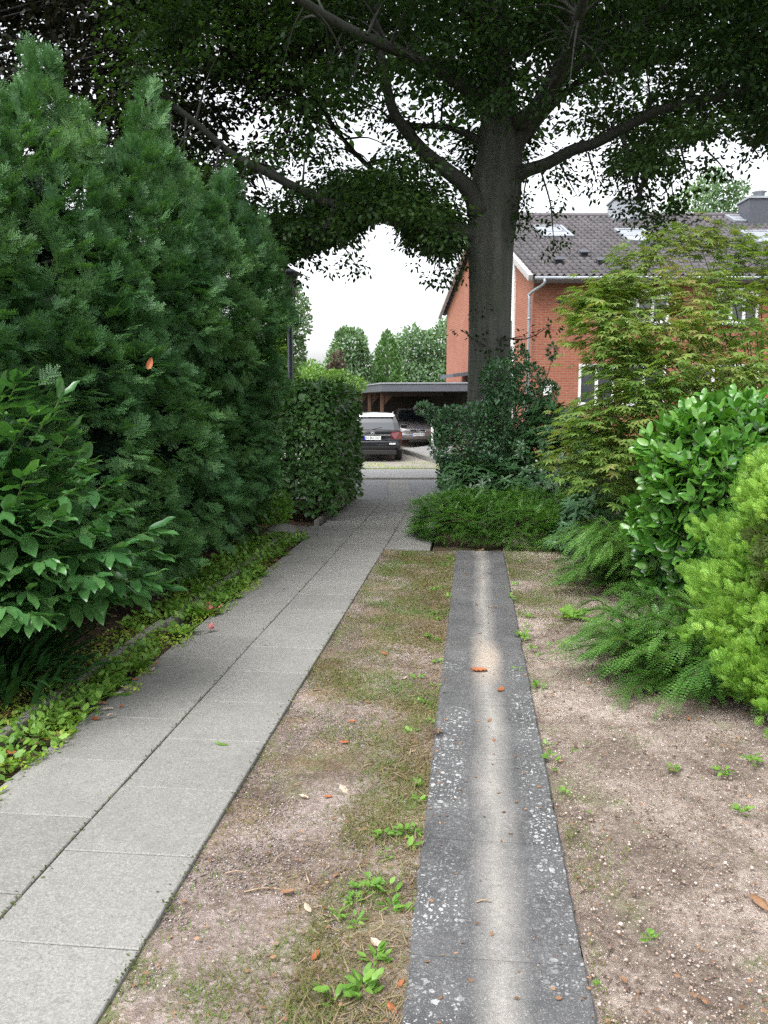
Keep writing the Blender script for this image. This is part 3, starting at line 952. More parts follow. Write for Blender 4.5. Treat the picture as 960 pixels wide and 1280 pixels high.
# white stair window strip on the gable wall
mb = MB(); t0_, t1_ = .155, .25; n_g = unit(np.cross(gdir, Z3)); n_g = n_g if n_g @ U3 < 0 else -n_g
zt = EAVE + slope * t0_ - .25
ctr = (hp(0, t0_, 0) + hp(0, t1_, 0)) / 2; hw = np.linalg.norm(hp(0, t1_, 0) - hp(0, t0_, 0)) / 2
Rg = (gdir, n_g, Z3)
mb.box(ctr + n_g * .03 + Z3 * (zt + 1.0) / 2, (hw, .03, (zt - 1.0) / 2), Rg)
sw = mb.build('stair_window', M['white'], house)
mb = MB()
for zz in (1.5, 2.35, 3.2, 4.05): mb.box(ctr + n_g * .065 + Z3 * zz, (hw - .12, .006, .3), Rg)
mb.build('pane', M['glass'], sw)
# little canopy over the side door
cA = C(574, 470, 36.0); cB = C(590, 461, 33.6)
pc = hp(0, .66, 0); pz = C(580, 469, 34.5)[2]
mb = MB(); mb.prism([pc + Z3 * pz - gdir * 1.1, pc + Z3 * (pz) - gdir * 1.1 + n_g * .95 - Z3 * .12, pc + Z3 * (pz) + gdir * 1.1 + n_g * .95 - Z3 * .12, pc + Z3 * pz + gdir * 1.1], Z3 * .14)
mb.build('door_canopy', M['felt'], house)
mb = MB(); c0 = on_front(684, 489, .06); mb.box(c0, (.13, .06, .13), (U3, D3, Z3)); mb.box(c0 + Z3 * .16, (.19, .085, .04), (U3, D3, Z3)); mb.build('wall_lamp', M['white'], house, False, .012)
mb = MB(); mb.box(on_front(702, 374, .0), (.12, .02, .12), (U3, D3, Z3)); mb.build('wall_vent', M['soffit'], house)


def skylight(px, py, w, h):
    c = rp(px, py); n = RN
    fm = MB(); R = (U3, UPN, n); fw = .1
    for s in (-1, 1):
        fm.box(c + U3 * s * (w / 2) + n * .07, (fw / 2, h / 2 + fw / 2, .09), R)
        fm.box(c + UPN * s * (h / 2) + n * .07, (w / 2 - fw / 2, fw / 2, .088), R)
    f = fm.build('skylight', M['lead'], roof, False, .01)
    g = MB(); g.box(c + n * .1, (w / 2 - .04, h / 2 - .04, .01), R); g.build('pane', M['skyglass'], f)
    b = MB(); b.box(c + UPN * h * .22 + n * .118, (w / 2 - .06, h * .27, .004), R); b.build('blind', M['lead'], f)


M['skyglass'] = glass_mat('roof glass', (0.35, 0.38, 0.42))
for px, py, w, h in ((691, 293, .95, 1.25), (795, 298, .95, 1.35), (778, 275, .8, .55), (928, 277, .9, .7), (953, 300, .95, 1.3)):
    skylight(px, py, w, h)
for px, py in ((697, 330), (729, 321), (750, 331)):
    c = rp(px, py); mb = MB(); mb.box(c + RN * .1, (.12, .1, .09), (U3, UPN, RN)); mb.box(c + RN * .2 - UPN * .05, (.16, .13, .025), (U3, UPN, RN)); mb.build('roof_vent', M['slate'], roof, False, .02)


def chimney(px0, px1, ptop, pbase, mat, cowl=False):
    b = rp((px0 + px1) / 2, pbase); d = UD(b[0], b[1])[1]
    A = C(px0, ptop, d); B = C(px1, ptop, d)
    w = np.linalg.norm(B - A) / 2; zt_ = A[2]
    u = (UD(A[0], A[1])[0] + UD(B[0], B[1])[0]) / 2
    mb = MB(); mb.box(W(u, d + .5, (zt_ + b[2] - .9) / 2), (w, .5, (zt_ - b[2] + .9) / 2), (U3, D3, Z3))
    o = mb.build('chimney', mat, roof, False, .015)
    mb = MB(); mb.box(W(u, d + .5, zt_ + .04), (w + .05, .55, .04), (U3, D3, Z3)); mb.build('chimney_cap', M['lead'], o, False, .01)
    if cowl:
        mb = MB(); mb.tube([W(u, d + .5, zt_ + .08), W(u, d + .5, zt_ + .3), W(u, d + .5, zt_ + .34), W(u, d + .5, zt_ + .4)], [.2, .2, .28, .05], 12); mb.build('chimney_pot', M['lead'], o, True)


chimney(768, 806, 250, 276, M['lead'])
chimney(937, 975, 248, 283, M['slate'], True)

# ================================================================== CARPORT
cp = thing('carport', 'low flat roofed carport with grey fascia and brown posts across the street', 'carport', W(1.0, 33, GZ))
rA = C(443, 489.5, 41.0); rB = C(477, 481, 33.0); rC = C(592, 478, 32.4)
zr = (rB[2] + rC[2]) / 2
uA, dA = UD(rA[0], rA[1]); uB, dB = UD(rB[0], rB[1]); uC, dC = UD(rC[0], rC[1])
mb = MB(); fR, bR = 3.70, 2.3; poly = [W(uA, dA, zr - .3), W(uB, dB, zr - .3), W(fR, dC, zr - .3), W(bR, 41, zr - .3)]
mb.prism(poly, Z3 * .3); rf = mb.build('roof', M['felt'], cp, False, .01)
mb = MB(); e = .03
mb.prism([W(uA - .05, dA, zr), W(uB - .03, dB - .03, zr), W(fR, dC - .03, zr), W(bR, 41, zr)], Z3 * .05); mb.build('trim', M['lead'], rf)
for px, d in ((462, 37.5), (477.5, 34.5), (448, 40.2)):
    q = C(px, 500, d); u, dd = UD(q[0], q[1])
    mb = MB(); mb.box(W(u, dd, (zr - .3 + GZ) / 2), (.075, .075, (zr - .3 - GZ) / 2), (U3, D3, Z3)); po = mb.build('post', M['wood'], cp, False, .008)
    mb = MB(); mb.prism([W(u + .076, dd - .03, zr - .31), W(u + .55, dd - .03, zr - .31), W(u + .076, dd - .03, zr - .85)], D3 * .06); mb.build('brace', M['wood'], po)
mb = MB()
for k in range(18):
    z = GZ + .02 + k * .145
    mb.box(W((uA + bR) / 2 - .1, 41.0 + .01 * (k % 2), z + .0725), ((bR - uA) / 2 + .2, .03, .0725), (U3, D3, Z3))
mb.build('rear_boarding', M['darkwood'], cp)
mb = MB()
sdv = unit(W(bR, 41, 0) - W(fR, dC, 0)); sdl = np.linalg.norm(W(bR, 41, 0) - W(fR, dC, 0)) / 2; sdc = (W(bR, 41, 0) + W(fR, dC, 0)) / 2; sdn = np.cross(sdv, Z3)
for k in range(18): mb.box(sdc - U3 * .06 + Z3 * (GZ + .02 + k * .145 + .0725) + U3 * .01 * (k % 2), (sdl - .1, .025, .0725), (sdv, sdn, Z3))
mb.build('side_boarding', M['darkwood'], cp)
for k in range(6):
    mb = MB(); mb.box(W((uA + 3.0) / 2 + .5 - .1 * k, 34.2 + k * 1.25, zr - .39), (1.15 + .14 * k, .05, .085), (U3, D3, Z3)); mb.build('rafter', M['darkwood'], cp)
mb = MB(); mb.box(W(uB + .6, 36.4, GZ + .45), (.6, .04, .45), (U3, D3, Z3)); mb.build('low_panel', M['wood'], cp)
# raised edging of the drive beside the estate car
kA = C(502, 561, 31.0); kB = C(548, 580, 25.2)
mb = MB(); a = W(*UD(kA[0], kA[1]), GZ); b = W(*UD(kB[0], kB[1]), GZ); dr = unit(b - a); sd = np.cross(dr, Z3)
mb.prism([a, b, b + sd * .12, a + sd * .12], Z3 * .16); structure(mb.build('drive_edging', M['slab_old'], None, False, .01))
mb = MB(); a2 = a + sd * -1.0
ctr_ = (a + b) / 2; 
mb.prism([a - sd * .001, b - sd * .001, b - sd * 3.0 + dr * 1.0, a - sd * 3.0 - dr * 5], Z3 * .1); structure(mb.build('parking_slab', M['pavement'], None))

# ================================================================== CARS
M['black_paint'] = simple('black car paint', (0.006, 0.007, 0.01), 0.25, 0.0, 0.1, 4, 0, 0.35, 0.4)
M['grey_paint'] = simple('dark grey car paint', (0.2, 0.185, 0.19), 0.22, 0.3, 0.1, 4, 0, 1.0)
M['sky_sheen'] = simple('painted sky reflection', (0.78, 0.79, 0.8), 0.2, 0.3, 0.04, 4, 0, 1.0)  # black roof coloured pale, standing in for the sky it reflects
M['chrome'] = simple('chrome', (0.8, 0.8, 0.82), 0.15, 1.0, 0.04, 4)
M['rubber'] = simple('tyre rubber', (0.018, 0.018, 0.018), 0.85, 0, 0.2, 12)
M['blackplastic'] = simple('black plastic', (0.015, 0.015, 0.016), 0.5, 0, 0.2, 9)
M['carglass'] = glass_mat('car glass', (0.02, 0.025, 0.03))
M['redlamp'] = simple('red tail lamp', (0.13, 0.007, 0.01), 0.2, 0, 0.25, 9, 0, 1.0)
M['clearlamp'] = simple('clear lamp', (0.72, 0.74, 0.76), 0.12, 0.2, 0.1, 20, 0, 1.0)
M['plate'] = simple('plate white', (0.75, 0.76, 0.77), 0.4, 0, 0.02, 4)
M['plateblue'] = simple('plate blue', (0.02, 0.07, 0.4), 0.4, 0, 0.02, 4)
M['ink'] = simple('plate lettering', (0.02, 0.02, 0.02), 0.5, 0, 0.02, 4)


def loft(stations, close=True):
    mb = MB(); n = len(stations[0]); V = []; Fs = []
    for s in stations: V += s
    for i in range(len(stations) - 1):
        for k in range(n - 1):
            Fs.append((i * n + k, i * n + k + 1, (i + 1) * n + k + 1, (i + 1) * n + k))
    if close: Fs.append(tuple(range(n - 1, -1, -1))); Fs.append(tuple((len(stations) - 1) * n + k for k in range(n)))
    return mb.add(V, Fs)


def ring(y, w, zb, zm, zt, crown=.02, tuck=.9):
    h = [(0, zb), (w * .8, zb), (w * .95, zb + .08), (w, zm - .12), (w, zm), (w * .985, zm + (zt - zm) * .55), (w * tuck, zt), (w * .5, zt + crown), (0, zt + crown * 1.3)]
    r = [(x, y, z) for x, z in h]; l = [(-x, y, z) for x, z in h[::-1][1:]]
    return r + l


def text_mesh(name, s, size, mat, parent, loc, rot):
    cu = bpy.data.curves.new(name, 'FONT'); cu.body = s; cu.size = size; cu.align_x = 'CENTER'; cu.align_y = 'CENTER'; cu.extrude = .001
    o = bpy.data.objects.new('tmp_text', cu); COL.objects.link(o)
    dg = bpy.context.evaluated_depsgraph_get(); dg.update()
    me = bpy.data.meshes.new_from_object(o.evaluated_get(dg))
    bpy.data.objects.remove(o); me.materials.clear(); me.materials.append(mat)
    t = link(name, me, parent, False); t.location = loc; t.rotation_euler = rot
    return t


def make_car(root, paint, roofmat, estate, text, front_detail):
    """local frame: rear bumper at y=0, front at y=4.6"""
    body = loft([ring(0.0, .80, .42, .62, .93, .015), ring(.05, .86, .3, .62, .965), ring(.35, .9, .24, .64, .985), ring(.9, .91, .22, .64, .98), ring(2.0, .905, .2, .64, .965),
                 ring(3.2, .905, .22, .63, .955), ring(3.7, .9, .23, .62, .9, .03), ring(4.2, .86, .23, .58, .82, .04), ring(4.48, .76, .26, .52, .74, .04), ring(4.6, .62, .34, .48, .62, .02)])
    b = body.build('body', paint, root, True, offset=False)
    ra, rb = (.5, 1.45) if estate else (1.15, 1.4)
    bot0, bot1 = (.10 if estate else .42), 3.3

    def cab(t, w, z, y0, y1):
        return [(w, y0, z), (w, (y0 + y1) / 2, z + .004), (w, y1, z), (-w, y1, z), (-w, (y0 + y1) / 2, z + .004), (-w, y0, z)]
    levels = [cab(0, .845, .955, bot0, bot1), cab(0, .79, 1.2, bot0 + (ra - bot0) * .55, bot1 - .55), cab(0, .69, 1.40, ra - .03, 2.45)]
    mb = MB(); V = sum(levels, []); Fs = []
    for i in range(2):
        for k in range(6): Fs.append((i * 6 + k, i * 6 + (k + 1) % 6, (i + 1) * 6 + (k + 1) % 6, (i + 1) * 6 + k))
    mb.add(V, Fs); mb.build('cabin', paint, root, False, offset=False)
    # roof skin with a slight crown
    rs = []
    for y, w, dz in ((ra - .12, .62, -.03), (ra, .675, .0), (1.3, .70, .06), (2.0, .69, .055), (2.45, .67, .0)):
        rs.append([(w, y, 1.39 + dz * .3), (w * .93, y, 1.425 + dz), (w * .5, y, 1.45 + dz), (0, y, 1.458 + dz), (-w * .5, y, 1.45 + dz), (-w * .93, y, 1.425 + dz), (-w, y, 1.39 + dz * .3)])
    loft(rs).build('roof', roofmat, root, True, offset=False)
    # glazing stands 5 mm proud of the cabin
    def lerp(a, b, t): return np.array(a) * (1 - t) + np.array(b) * t
    mb = MB()
    l0, l1 = levels[0], levels[2]
    mid = levels[1]
    e = np.array((0, -.012, .006))
    for (A, B, C_, D_) in ((l0[5], l0[0], mid[0], mid[5]), (mid[5], mid[0], l1[0], l1[5])):
        s = .1
        q = [lerp(A, B, s) + e, lerp(A, B, 1 - s) + e, lerp(D_, C_, 1 - s) + e, lerp(D_, C_, s) + e]
        mb.add(q, [(0, 1, 2, 3)])
    mb.build('rear_window', M['carglass'], root, False, offset=False)
    mb = MB(); e = np.array((0, .012, .006))
    for (A, B, C_, D_) in ((l0[2], l0[3], mid[3], mid[2]), (mid[2], mid[3], l1[3], l1[2])):
        mb.add([lerp(A, B, .08) + e, lerp(A, B, .92) + e, lerp(D_, C_, .92) + e, lerp(D_, C_, .08) + e], [(0, 1, 2, 3)])
    mb.build('windscreen', M['carglass'], root, False, offset=False)
    for s in (1, -1):
        for y0, y1 in ((.62, 1.35), (1.42, 2.2), (2.27, 2.85)):
            mb = MB(); x0, x1 = .85, .70
            sh = (y0 - .62) * .05
            ya0, ya1 = max(y0, ra - .05) if y0 < .7 else y0, min(y1, 2.45)
            mb.add([(s * .848, y0, 1.0), (s * .848, y1, 1.0), (s * .795, min(y1, 2.72), 1.2), (s * .712, ya1, 1.36), (s * .712, ya0, 1.36), (s * .795, y0, 1.2)], [(0, 1, 2, 3, 4, 5)] if s > 0 else [(5, 4, 3, 2, 1, 0)])
            mb.build('side_window', M['carglass'], root, False, offset=False)
        # mirrors
        mb = MB(); mb.box((s * .99, 2.72, 1.02), (.1, .05, .065)); mb.build('wing_mirror', paint, root, False, .02, offset=False)
        # lamps: rear cluster wraps the corner
        mb = MB(); mb.add([(s * .56, -.012, .74), (s * .56, -.012, .86), (s * .62, -.002, .93), (s * .83, .03, .93), (s * .9, .16, .92), (s * .905, .2, .8), (s * .87, .03, .70), (s * .7, -.012, .70)],
                          [(0, 1, 2, 3, 6, 7), (3, 4, 5, 6)])
        t = mb.build('tail_lamp', M['redlamp'], root, False, offset=False)
        so_ = t.modifiers.new('solid', 'SOLIDIFY'); so_.thickness = .03; so_.offset = 0
        mb = MB(); mb.add([(s * .45, 4.6, .60), (s * .60, 4.605, .57), (s * .86, 4.27, .62), (s * .88, 4.15, .74), (s * .7, 4.5, .70), (s * .48, 4.59, .66)], [(0, 1, 4, 5), (1, 2, 3, 4)])
        t = mb.build('headlight', M['clearlamp'], root, False, offset=False)
        so_ = t.modifiers.new('solid', 'SOLIDIFY'); so_.thickness = .04; so_.offset = 0
    # bumpers
    loft([ring(-.07, .74, .34, .5, .6, .0), ring(-.05, .83, .3, .5, .64, .0), ring(.18, .925, .28, .5, .66, .0)]).build('rear_bumper', paint, root, True, offset=False)
    mb = MB(); mb.box((0, -.06, .3), (.74, .06, .07)); mb.box((0, -.045, .46), (.8, .06, .012)); mb.build('bumper_trim', M['blackplastic'], root, False, .02, offset=False)
    loft([ring(4.2, .9, .22, .44, .55, .0), ring(4.5, .82, .22, .44, .52, .0), ring(4.66, .6, .28, .42, .48, .0)]).build('front_bumper', paint, root, True, offset=False)
    for s in (1, -1):
        for y in (.82, 3.68):
            w = thing('wheel', None, None); del_ = w
            w.parent = root; w.location = (s * .8, y, .325); OFF[w.name] = np.zeros(3)
            prof = [(.20, -.10), (.29, -.115), (.32, -.08), (.326, 0), (.32, .08), (.29, .115), (.20, .10)]
            m2 = MB(); ns = 28; V = [(x, r * math.cos(2 * PI * k / ns), r * math.sin(2 * PI * k / ns)) for k in range(ns) for r, x in prof]; Fs = []
            for k in range(ns):
                for i in range(len(prof) - 1): Fs.append((k * 7 + i, k * 7 + i + 1, ((k + 1) % ns) * 7 + i + 1, ((k + 1) % ns) * 7 + i))
            m2.add(V, Fs).build('tyre', M['rubber'], w, True, offset=False)
            m2 = MB(); m2.tube([(-.06, 0, 0), (.06, 0, 0)], .2, 24)
            for k in range(5):
                a = 2 * PI * k / 5
                m2.box((s * .075, .11 * math.cos(a), .11 * math.sin(a)), (.018, .09, .028), ((1, 0, 0), (0, math.cos(a), math.sin(a)), (0, -math.sin(a), math.cos(a))))
            m2.build('rim', M['chrome'], w, False, offset=False)
    ply = (-.035, .735) if not front_detail else (4.685, .44)
    y, z = ply; sgn = -1 if not front_detail else 1
    mb = MB(); mb.box((0, y, z), (.26, .012, .056)); pl = mb.build('number_plate', M['plate'], root, False, .004, offset=False)
    mb = MB(); mb.box((sgn * .24, y + sgn * .013, z), (.02, .002, .054)); mb.build('plate_band', M['plateblue'], pl, offset=False)
    text_mesh('lettering', text, .095, M['ink'], pl, (-sgn * -.02 if sgn < 0 else -.02, y + sgn * .014, z), (PI / 2, 0, 0) if sgn < 0 else (PI / 2, 0, PI))
    return root


q = C(471.0, 548, 25.9); u, d = UD(q[0], q[1])
carA = thing('estate_car', 'black estate car, sky reflection painted on its roof, parked tail outward beside the clipped hedge', 'car', W(u - .13, d, GZ + .015), YAW - 0.02)
make_car(carA, M['black_paint'], M['sky_sheen'], True, 'HH BH 183', False)
mb = MB(); mb.box((0, -.02, .825), (.56, .02, .022)); mb.build('chrome_strip', M['chrome'], carA, False, .008, offset=False)
mb = MB(); mb.tube([(.05 * math.cos(a), -.02, .905 + .05 * math.sin(a)) for a in np.linspace(0, 2 * PI, 25)], .006, 6, False)
for k in range(3):
    a = PI / 2 + k * 2 * PI / 3
    mb.tube([(0, -.02, .905), (.05 * math.cos(a), -.02, .905 + .05 * math.sin(a))], [.008, .004], 5)
mb.build('emblem', M['chrome'], carA, False, offset=False)
for s in (1, -1):
    mb = MB(); mb.tube([(s * .6, .5, 1.47), (s * .63, .9, 1.52), (s * .63, 2.0, 1.52), (s * .6, 2.35, 1.47)], .018, 6); mb.build('roof_rail', M['chrome'], carA, True, offset=False)
mb = MB(); mb.tube([(.0, .05, 1.0), (.28, .1, 1.06)], .012, 5); mb.build('wiper', M['blackplastic'], carA, False, offset=False)
for s in (1, -1):
    mb = MB(); mb.box((s * .62, -.1, .56), (.1, .02, .028)); mb.build('reflector', M['clearlamp'], carA, False, .01, offset=False)

q = C(518.5, 546, 34.0); u, d = UD(q[0], q[1])
# this one faces the street
carB = thing('saloon_car', 'dark grey saloon car facing out from under the carport', 'car', W(u - .1, d + 4.69, GZ + .1), YAW + PI + 0.05)
make_car(carB, M['grey_paint'], M['grey_paint'], False, 'HH ER 418', True)
for s in (1, -1):
    mb = MB(); mb.prism([(s * .05, 4.63, .54), (s * .3, 4.62, .54), (s * .32, 4.6, .64), (s * .07, 4.61, .65)], (0, .03, 0)); g_ = mb.build('grille', M['blackplastic'], carB, offset=False)
    mb = MB(); mb.tube([(s * .05, 4.665, .54), (s * .3, 4.655, .54), (s * .32, 4.635, .64), (s * .07, 4.645, .65), (s * .05, 4.665, .54)], .01, 5); mb.build('grille_surround', M['chrome'], g_, offset=False)
mb = MB(); mb.tube([(0, 4.57, .675), (0, 4.6, .685)], .04, 16); mb.build('emblem', M['plateblue'], carB, True, offset=False)
# slim marker post beside the saloon
q = C(540.5, 552, 33.0); u, d = UD(q[0], q[1])
mb = MB(); mb.box(W(u, d, GZ + .45), (.05, .05, .5), (U3, D3, Z3)); mb.box(W(u, d, GZ + .97), (.065, .065, .02), (U3, D3, Z3))
mp_ = mb.build('marker_post', M['white'], None, False, .008); tag(mp_, 'short white post beside the dark grey saloon car', 'post')

# ================================================================== STREET LAMP
M['lamppost'] = simple('lamp post paint', (0.06, 0.07, 0.085), 0.5, 0.2, 0.2, 10)
q = C(363.5, 480, 16.3); u, d = UD(q[0], q[1]); zt = C(362, 372, 16.3)[2]
lamp = thing('street_lamp', 'slim dark street lamp post standing behind the clipped hedge', 'street lamp', W(u, d, tz(d)))
mb = MB(); mb.tube([W(u, d, tz(d)), W(u, d, .9), W(u, d, .95), W(u, d, zt)], [.07, .07, .055, .045], 12); mb.build('post', M['lamppost'], lamp, True)
mb = MB(); mb.tube([W(u, d, zt), W(u, d, zt + .05), W(u, d, zt + .1), W(u, d, zt + .42)], [.05, .12, .14, .17], 14); mb.build('lamp_shade', simple('frosted lamp', (0.25, 0.26, 0.27), 0.3, 0, 0.1, 6), lamp, True)
mb = MB(); mb.tube([W(u, d, zt + .42), W(u, d, zt + .46), W(u, d, zt + .55)], [.24, .22, .03], 14); mb.build('lamp_cap', M['lamppost'], lamp, True)
# ================================================================== YEW HEDGE (one overgrown mass with several leaders)
def flame(base, h, r):
    """stack of ellipsoids forming an upright tapering plume"""
    b = np.array(base, float); out = []
    for k, (f, q) in enumerate(((.0, 1.0), (.35, .8), (.65, .52), (.88, .26))):
        out.append((b[0], b[1], b[2] + h * f, r * q, r * q, h * .26))
    return out


yew_blobs = []
for k, yy in enumerate((3.6, 4.7, 5.8, 6.9, 8.0, 9.0)):
    xo = -3.55 + (.12 if k % 2 else -.05) - .3 * (yy < 5)
    yew_blobs += [(xo, yy, 1.2, 1.22, .95, 1.35), (xo - .12, yy + .2, 2.15 - .45 * max(0, (yy - 5.5) / 3.5), 1.0, .85, .95), (xo - .25, yy, 2.85 - .75 * max(0, (yy - 5.5) / 3.5), .7, .7, .7)]
yew_blobs += [(-3.1, 9.35, 1.3, .78, .62, 1.25), (-3.25, 9.3, 2.1, .55, .5, .7)]
tips = [((52, 55), 6.4, .55), ((22, 95), 6.2, .4), ((98, 130), 6.8, .38), ((184, 108), 7.2, .4), ((150, 170), 7.0, .42), ((236, 200), 8.2, .42), ((286, 205), 8.8, .42), ((212, 190), 7.6, .4),
        ((-40, 90), 6.0, .5), ((-110, 60), 5.4, .55), ((325, 262), 9.3, .32), ((262, 235), 8.2, .38)]
for (px, py), d, r in tips:
    p = C(px, py + 8, d); p[2] -= .22; hh = max(.9, p[2] - 2.5)
    yew_blobs += flame((p[0], p[1], p[2] - hh), hh, r)
# side plumes catching light on the face
for px, py, d in ((60, 330, 5.9), (150, 360, 6.2), (235, 330, 7.2), (120, 450, 5.9), (210, 470, 6.6), (275, 380, 8.1), (40, 500, 5.4), (250, 560, 7.2), (180, 600, 6.2), (95, 250, 6.5), (190, 270, 7.2), (320, 420, 9.0), (300, 520, 8.4)):
    p = C(px, py, d); yew_blobs += flame((p[0] - .05, p[1], p[2] - .55), .75, .34)
tp_, tn_ = blob_shell(yew_blobs, 900, .03, 1.9, .1, 2.0, .9)
n_ = 0
for q, v in zip(tp_, tn_):
    if v[2] > .25 and q[0] > -4.3 and q[2] < 3.3 and n_ < 46:
        h_ = random.uniform(.28, .6); yew_blobs += flame((q[0] - .05, q[1], q[2] - h_ * .45), h_, random.uniform(.1, .17)); n_ += 1
yew = thing('yew_hedge', 'tall overgrown dark green yew hedge with pointed tops along the paved path', 'hedge', (-3.4, 6.4, 0))
p, nn = blob_shell(yew_blobs, 62000, .12, .12, .24, 4.4, .84)
keep = ((p[:, 0] > -4.5) | (rng.random(len(p)) < .35)) & (sn(p, 3.3) + .5 * sn(p, 8.0) > -.42)
p = p[keep]; nn = nn[keep]; k = len(p)
hgt = np.clip((p[:, 2] - 1.2) / 2.6, 0, 1)[:, None]
ax = unit(nn * (.85 - .4 * hgt) + np.array((0, 0, 1.0)) * (-.1 + .85 * hgt) + rnd_dir(k) * .5)
leaf_cloud('foliage', T_YEW, p, ax, unit(nn * .5 + np.array((0, 0, .7)) + rnd_dir(k) * .4), rng.uniform(.1, .19, k), M['yew'], yew)
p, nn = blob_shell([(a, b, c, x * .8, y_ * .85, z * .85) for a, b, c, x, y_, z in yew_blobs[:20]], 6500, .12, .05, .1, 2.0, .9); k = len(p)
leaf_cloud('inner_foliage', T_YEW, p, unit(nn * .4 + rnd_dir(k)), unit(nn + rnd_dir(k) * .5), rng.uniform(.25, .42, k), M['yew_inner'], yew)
mb = MB()
for k in range(7):
    y0 = 3.9 + k * .85; x0 = -3.65 - .3 * (y0 < 5.2) + random.uniform(-.15, .15)
    mb.tube(spline([(x0, y0, -.05), (x0 + random.uniform(-.1, .1), y0 + random.uniform(-.1, .1), 1.2), (x0 - .1, y0, 2.8)], 4), [.09] * 5 + [.06] * 3 + [.03], 7)
    for j in range(9):
        a = random.uniform(-.9, .9); z = random.uniform(.2, 2.4)
        mb.tube([(x0, y0, z), (x0 + .5 * math.cos(a), y0 + .5 * math.sin(a), z + .2), (x0 + .8 * math.cos(a), y0 + .7 * math.sin(a), z + .3)], [.03, .02, .008], 5)
mb.build('trunk', M['limb_bark'], yew, True)

# ================================================================== HORNBEAM HEDGE (clipped)
def clipped(n, x0, x1, y0, y1, z1, jit):
    """points through the skin of a clipped box whose sides are gently uneven"""
    w, l, h = x1 - x0, y1 - y0, z1
    a = np.array([w * l, w * h, w * h, l * h, l * h]); f = rng.choice(5, size=n, p=a / a.sum())
    u, v = rng.random(n), rng.random(n); P = np.zeros((n, 3)); Nn = np.zeros((n, 3))
    dep = np.abs(rng.normal(0, jit, n))
    for k, (nx, ny, nz) in enumerate(((0, 0, 1), (0, -1, 0), (0, 1, 0), (1, 0, 0), (-1, 0, 0))):
        m_ = f == k; uu, vv, dd = u[m_], v[m_], dep[m_]
        if k == 0: q = np.stack([x0 + w * uu, y0 + l * vv, h - dd], 1)
        elif k in (1, 2): q = np.stack([x0 + w * uu, np.where(k == 1, y0 + dd, y1 - dd), h * vv], 1)
        else: q = np.stack([np.where(k == 3, x1 - dd, x0 + dd), y0 + l * uu, h * vv], 1)
        P[m_] = q; Nn[m_] = (nx, ny, nz)
    lump = sn(P, 1.7)[:, None] * .06 + sn(P, 5.0)[:, None] * .03
    # round the top edges
    P = P + Nn * lump
    e = np.clip((P[:, 2] - (h - .25)) / .25, 0, 1) ** 2
    c = np.array(((x0 + x1) / 2, (y0 + y1) / 2))
    P[:, :2] = P[:, :2] + (c - P[:, :2]) * (e * .08)[:, None]
    return P, Nn


hb = thing('hornbeam_hedge', 'clipped broad leaved hedge squared off beside the far end of the paved path', 'hedge', (-3.2, 12.3, 0))
p, nn = clipped(34000, -4.7, -1.84, 10.95, 13.6, 1.86, .1)
keep = (p[:, 2] > .12) & ~((p[:, 2] < .35) & (rng.random(len(p)) < .55)); p = p[keep]; nn = nn[keep]; k = len(p)
ax = unit(nn * .35 + np.array((0, 0, -.45)) + rnd_dir(k) * .65)
leaf_cloud('foliage', T_LEAF, p, ax, unit(nn * .9 + np.array((0, 0, .35)) + rnd_dir(k) * .45), rng.uniform(.065, .11, k), M['hornbeam'], hb)
mb = MB()
for i in range(26):
    x, yv = (random.uniform(-4.6, -2.3), random.choice((11.15, 11.3, 12.2, 13.2))) if i % 2 else (random.uniform(-2.25, -2.08), random.uniform(11.1, 13.4))
    mb.tube([(x, yv, -.05), (x + random.uniform(-.05, .05), yv, .5), (x + random.uniform(-.12, .12), yv + random.uniform(-.1, .1), 1.6)], [.022, .018, .008], 5)
mb.build('stem', M['twig'], hb, True)


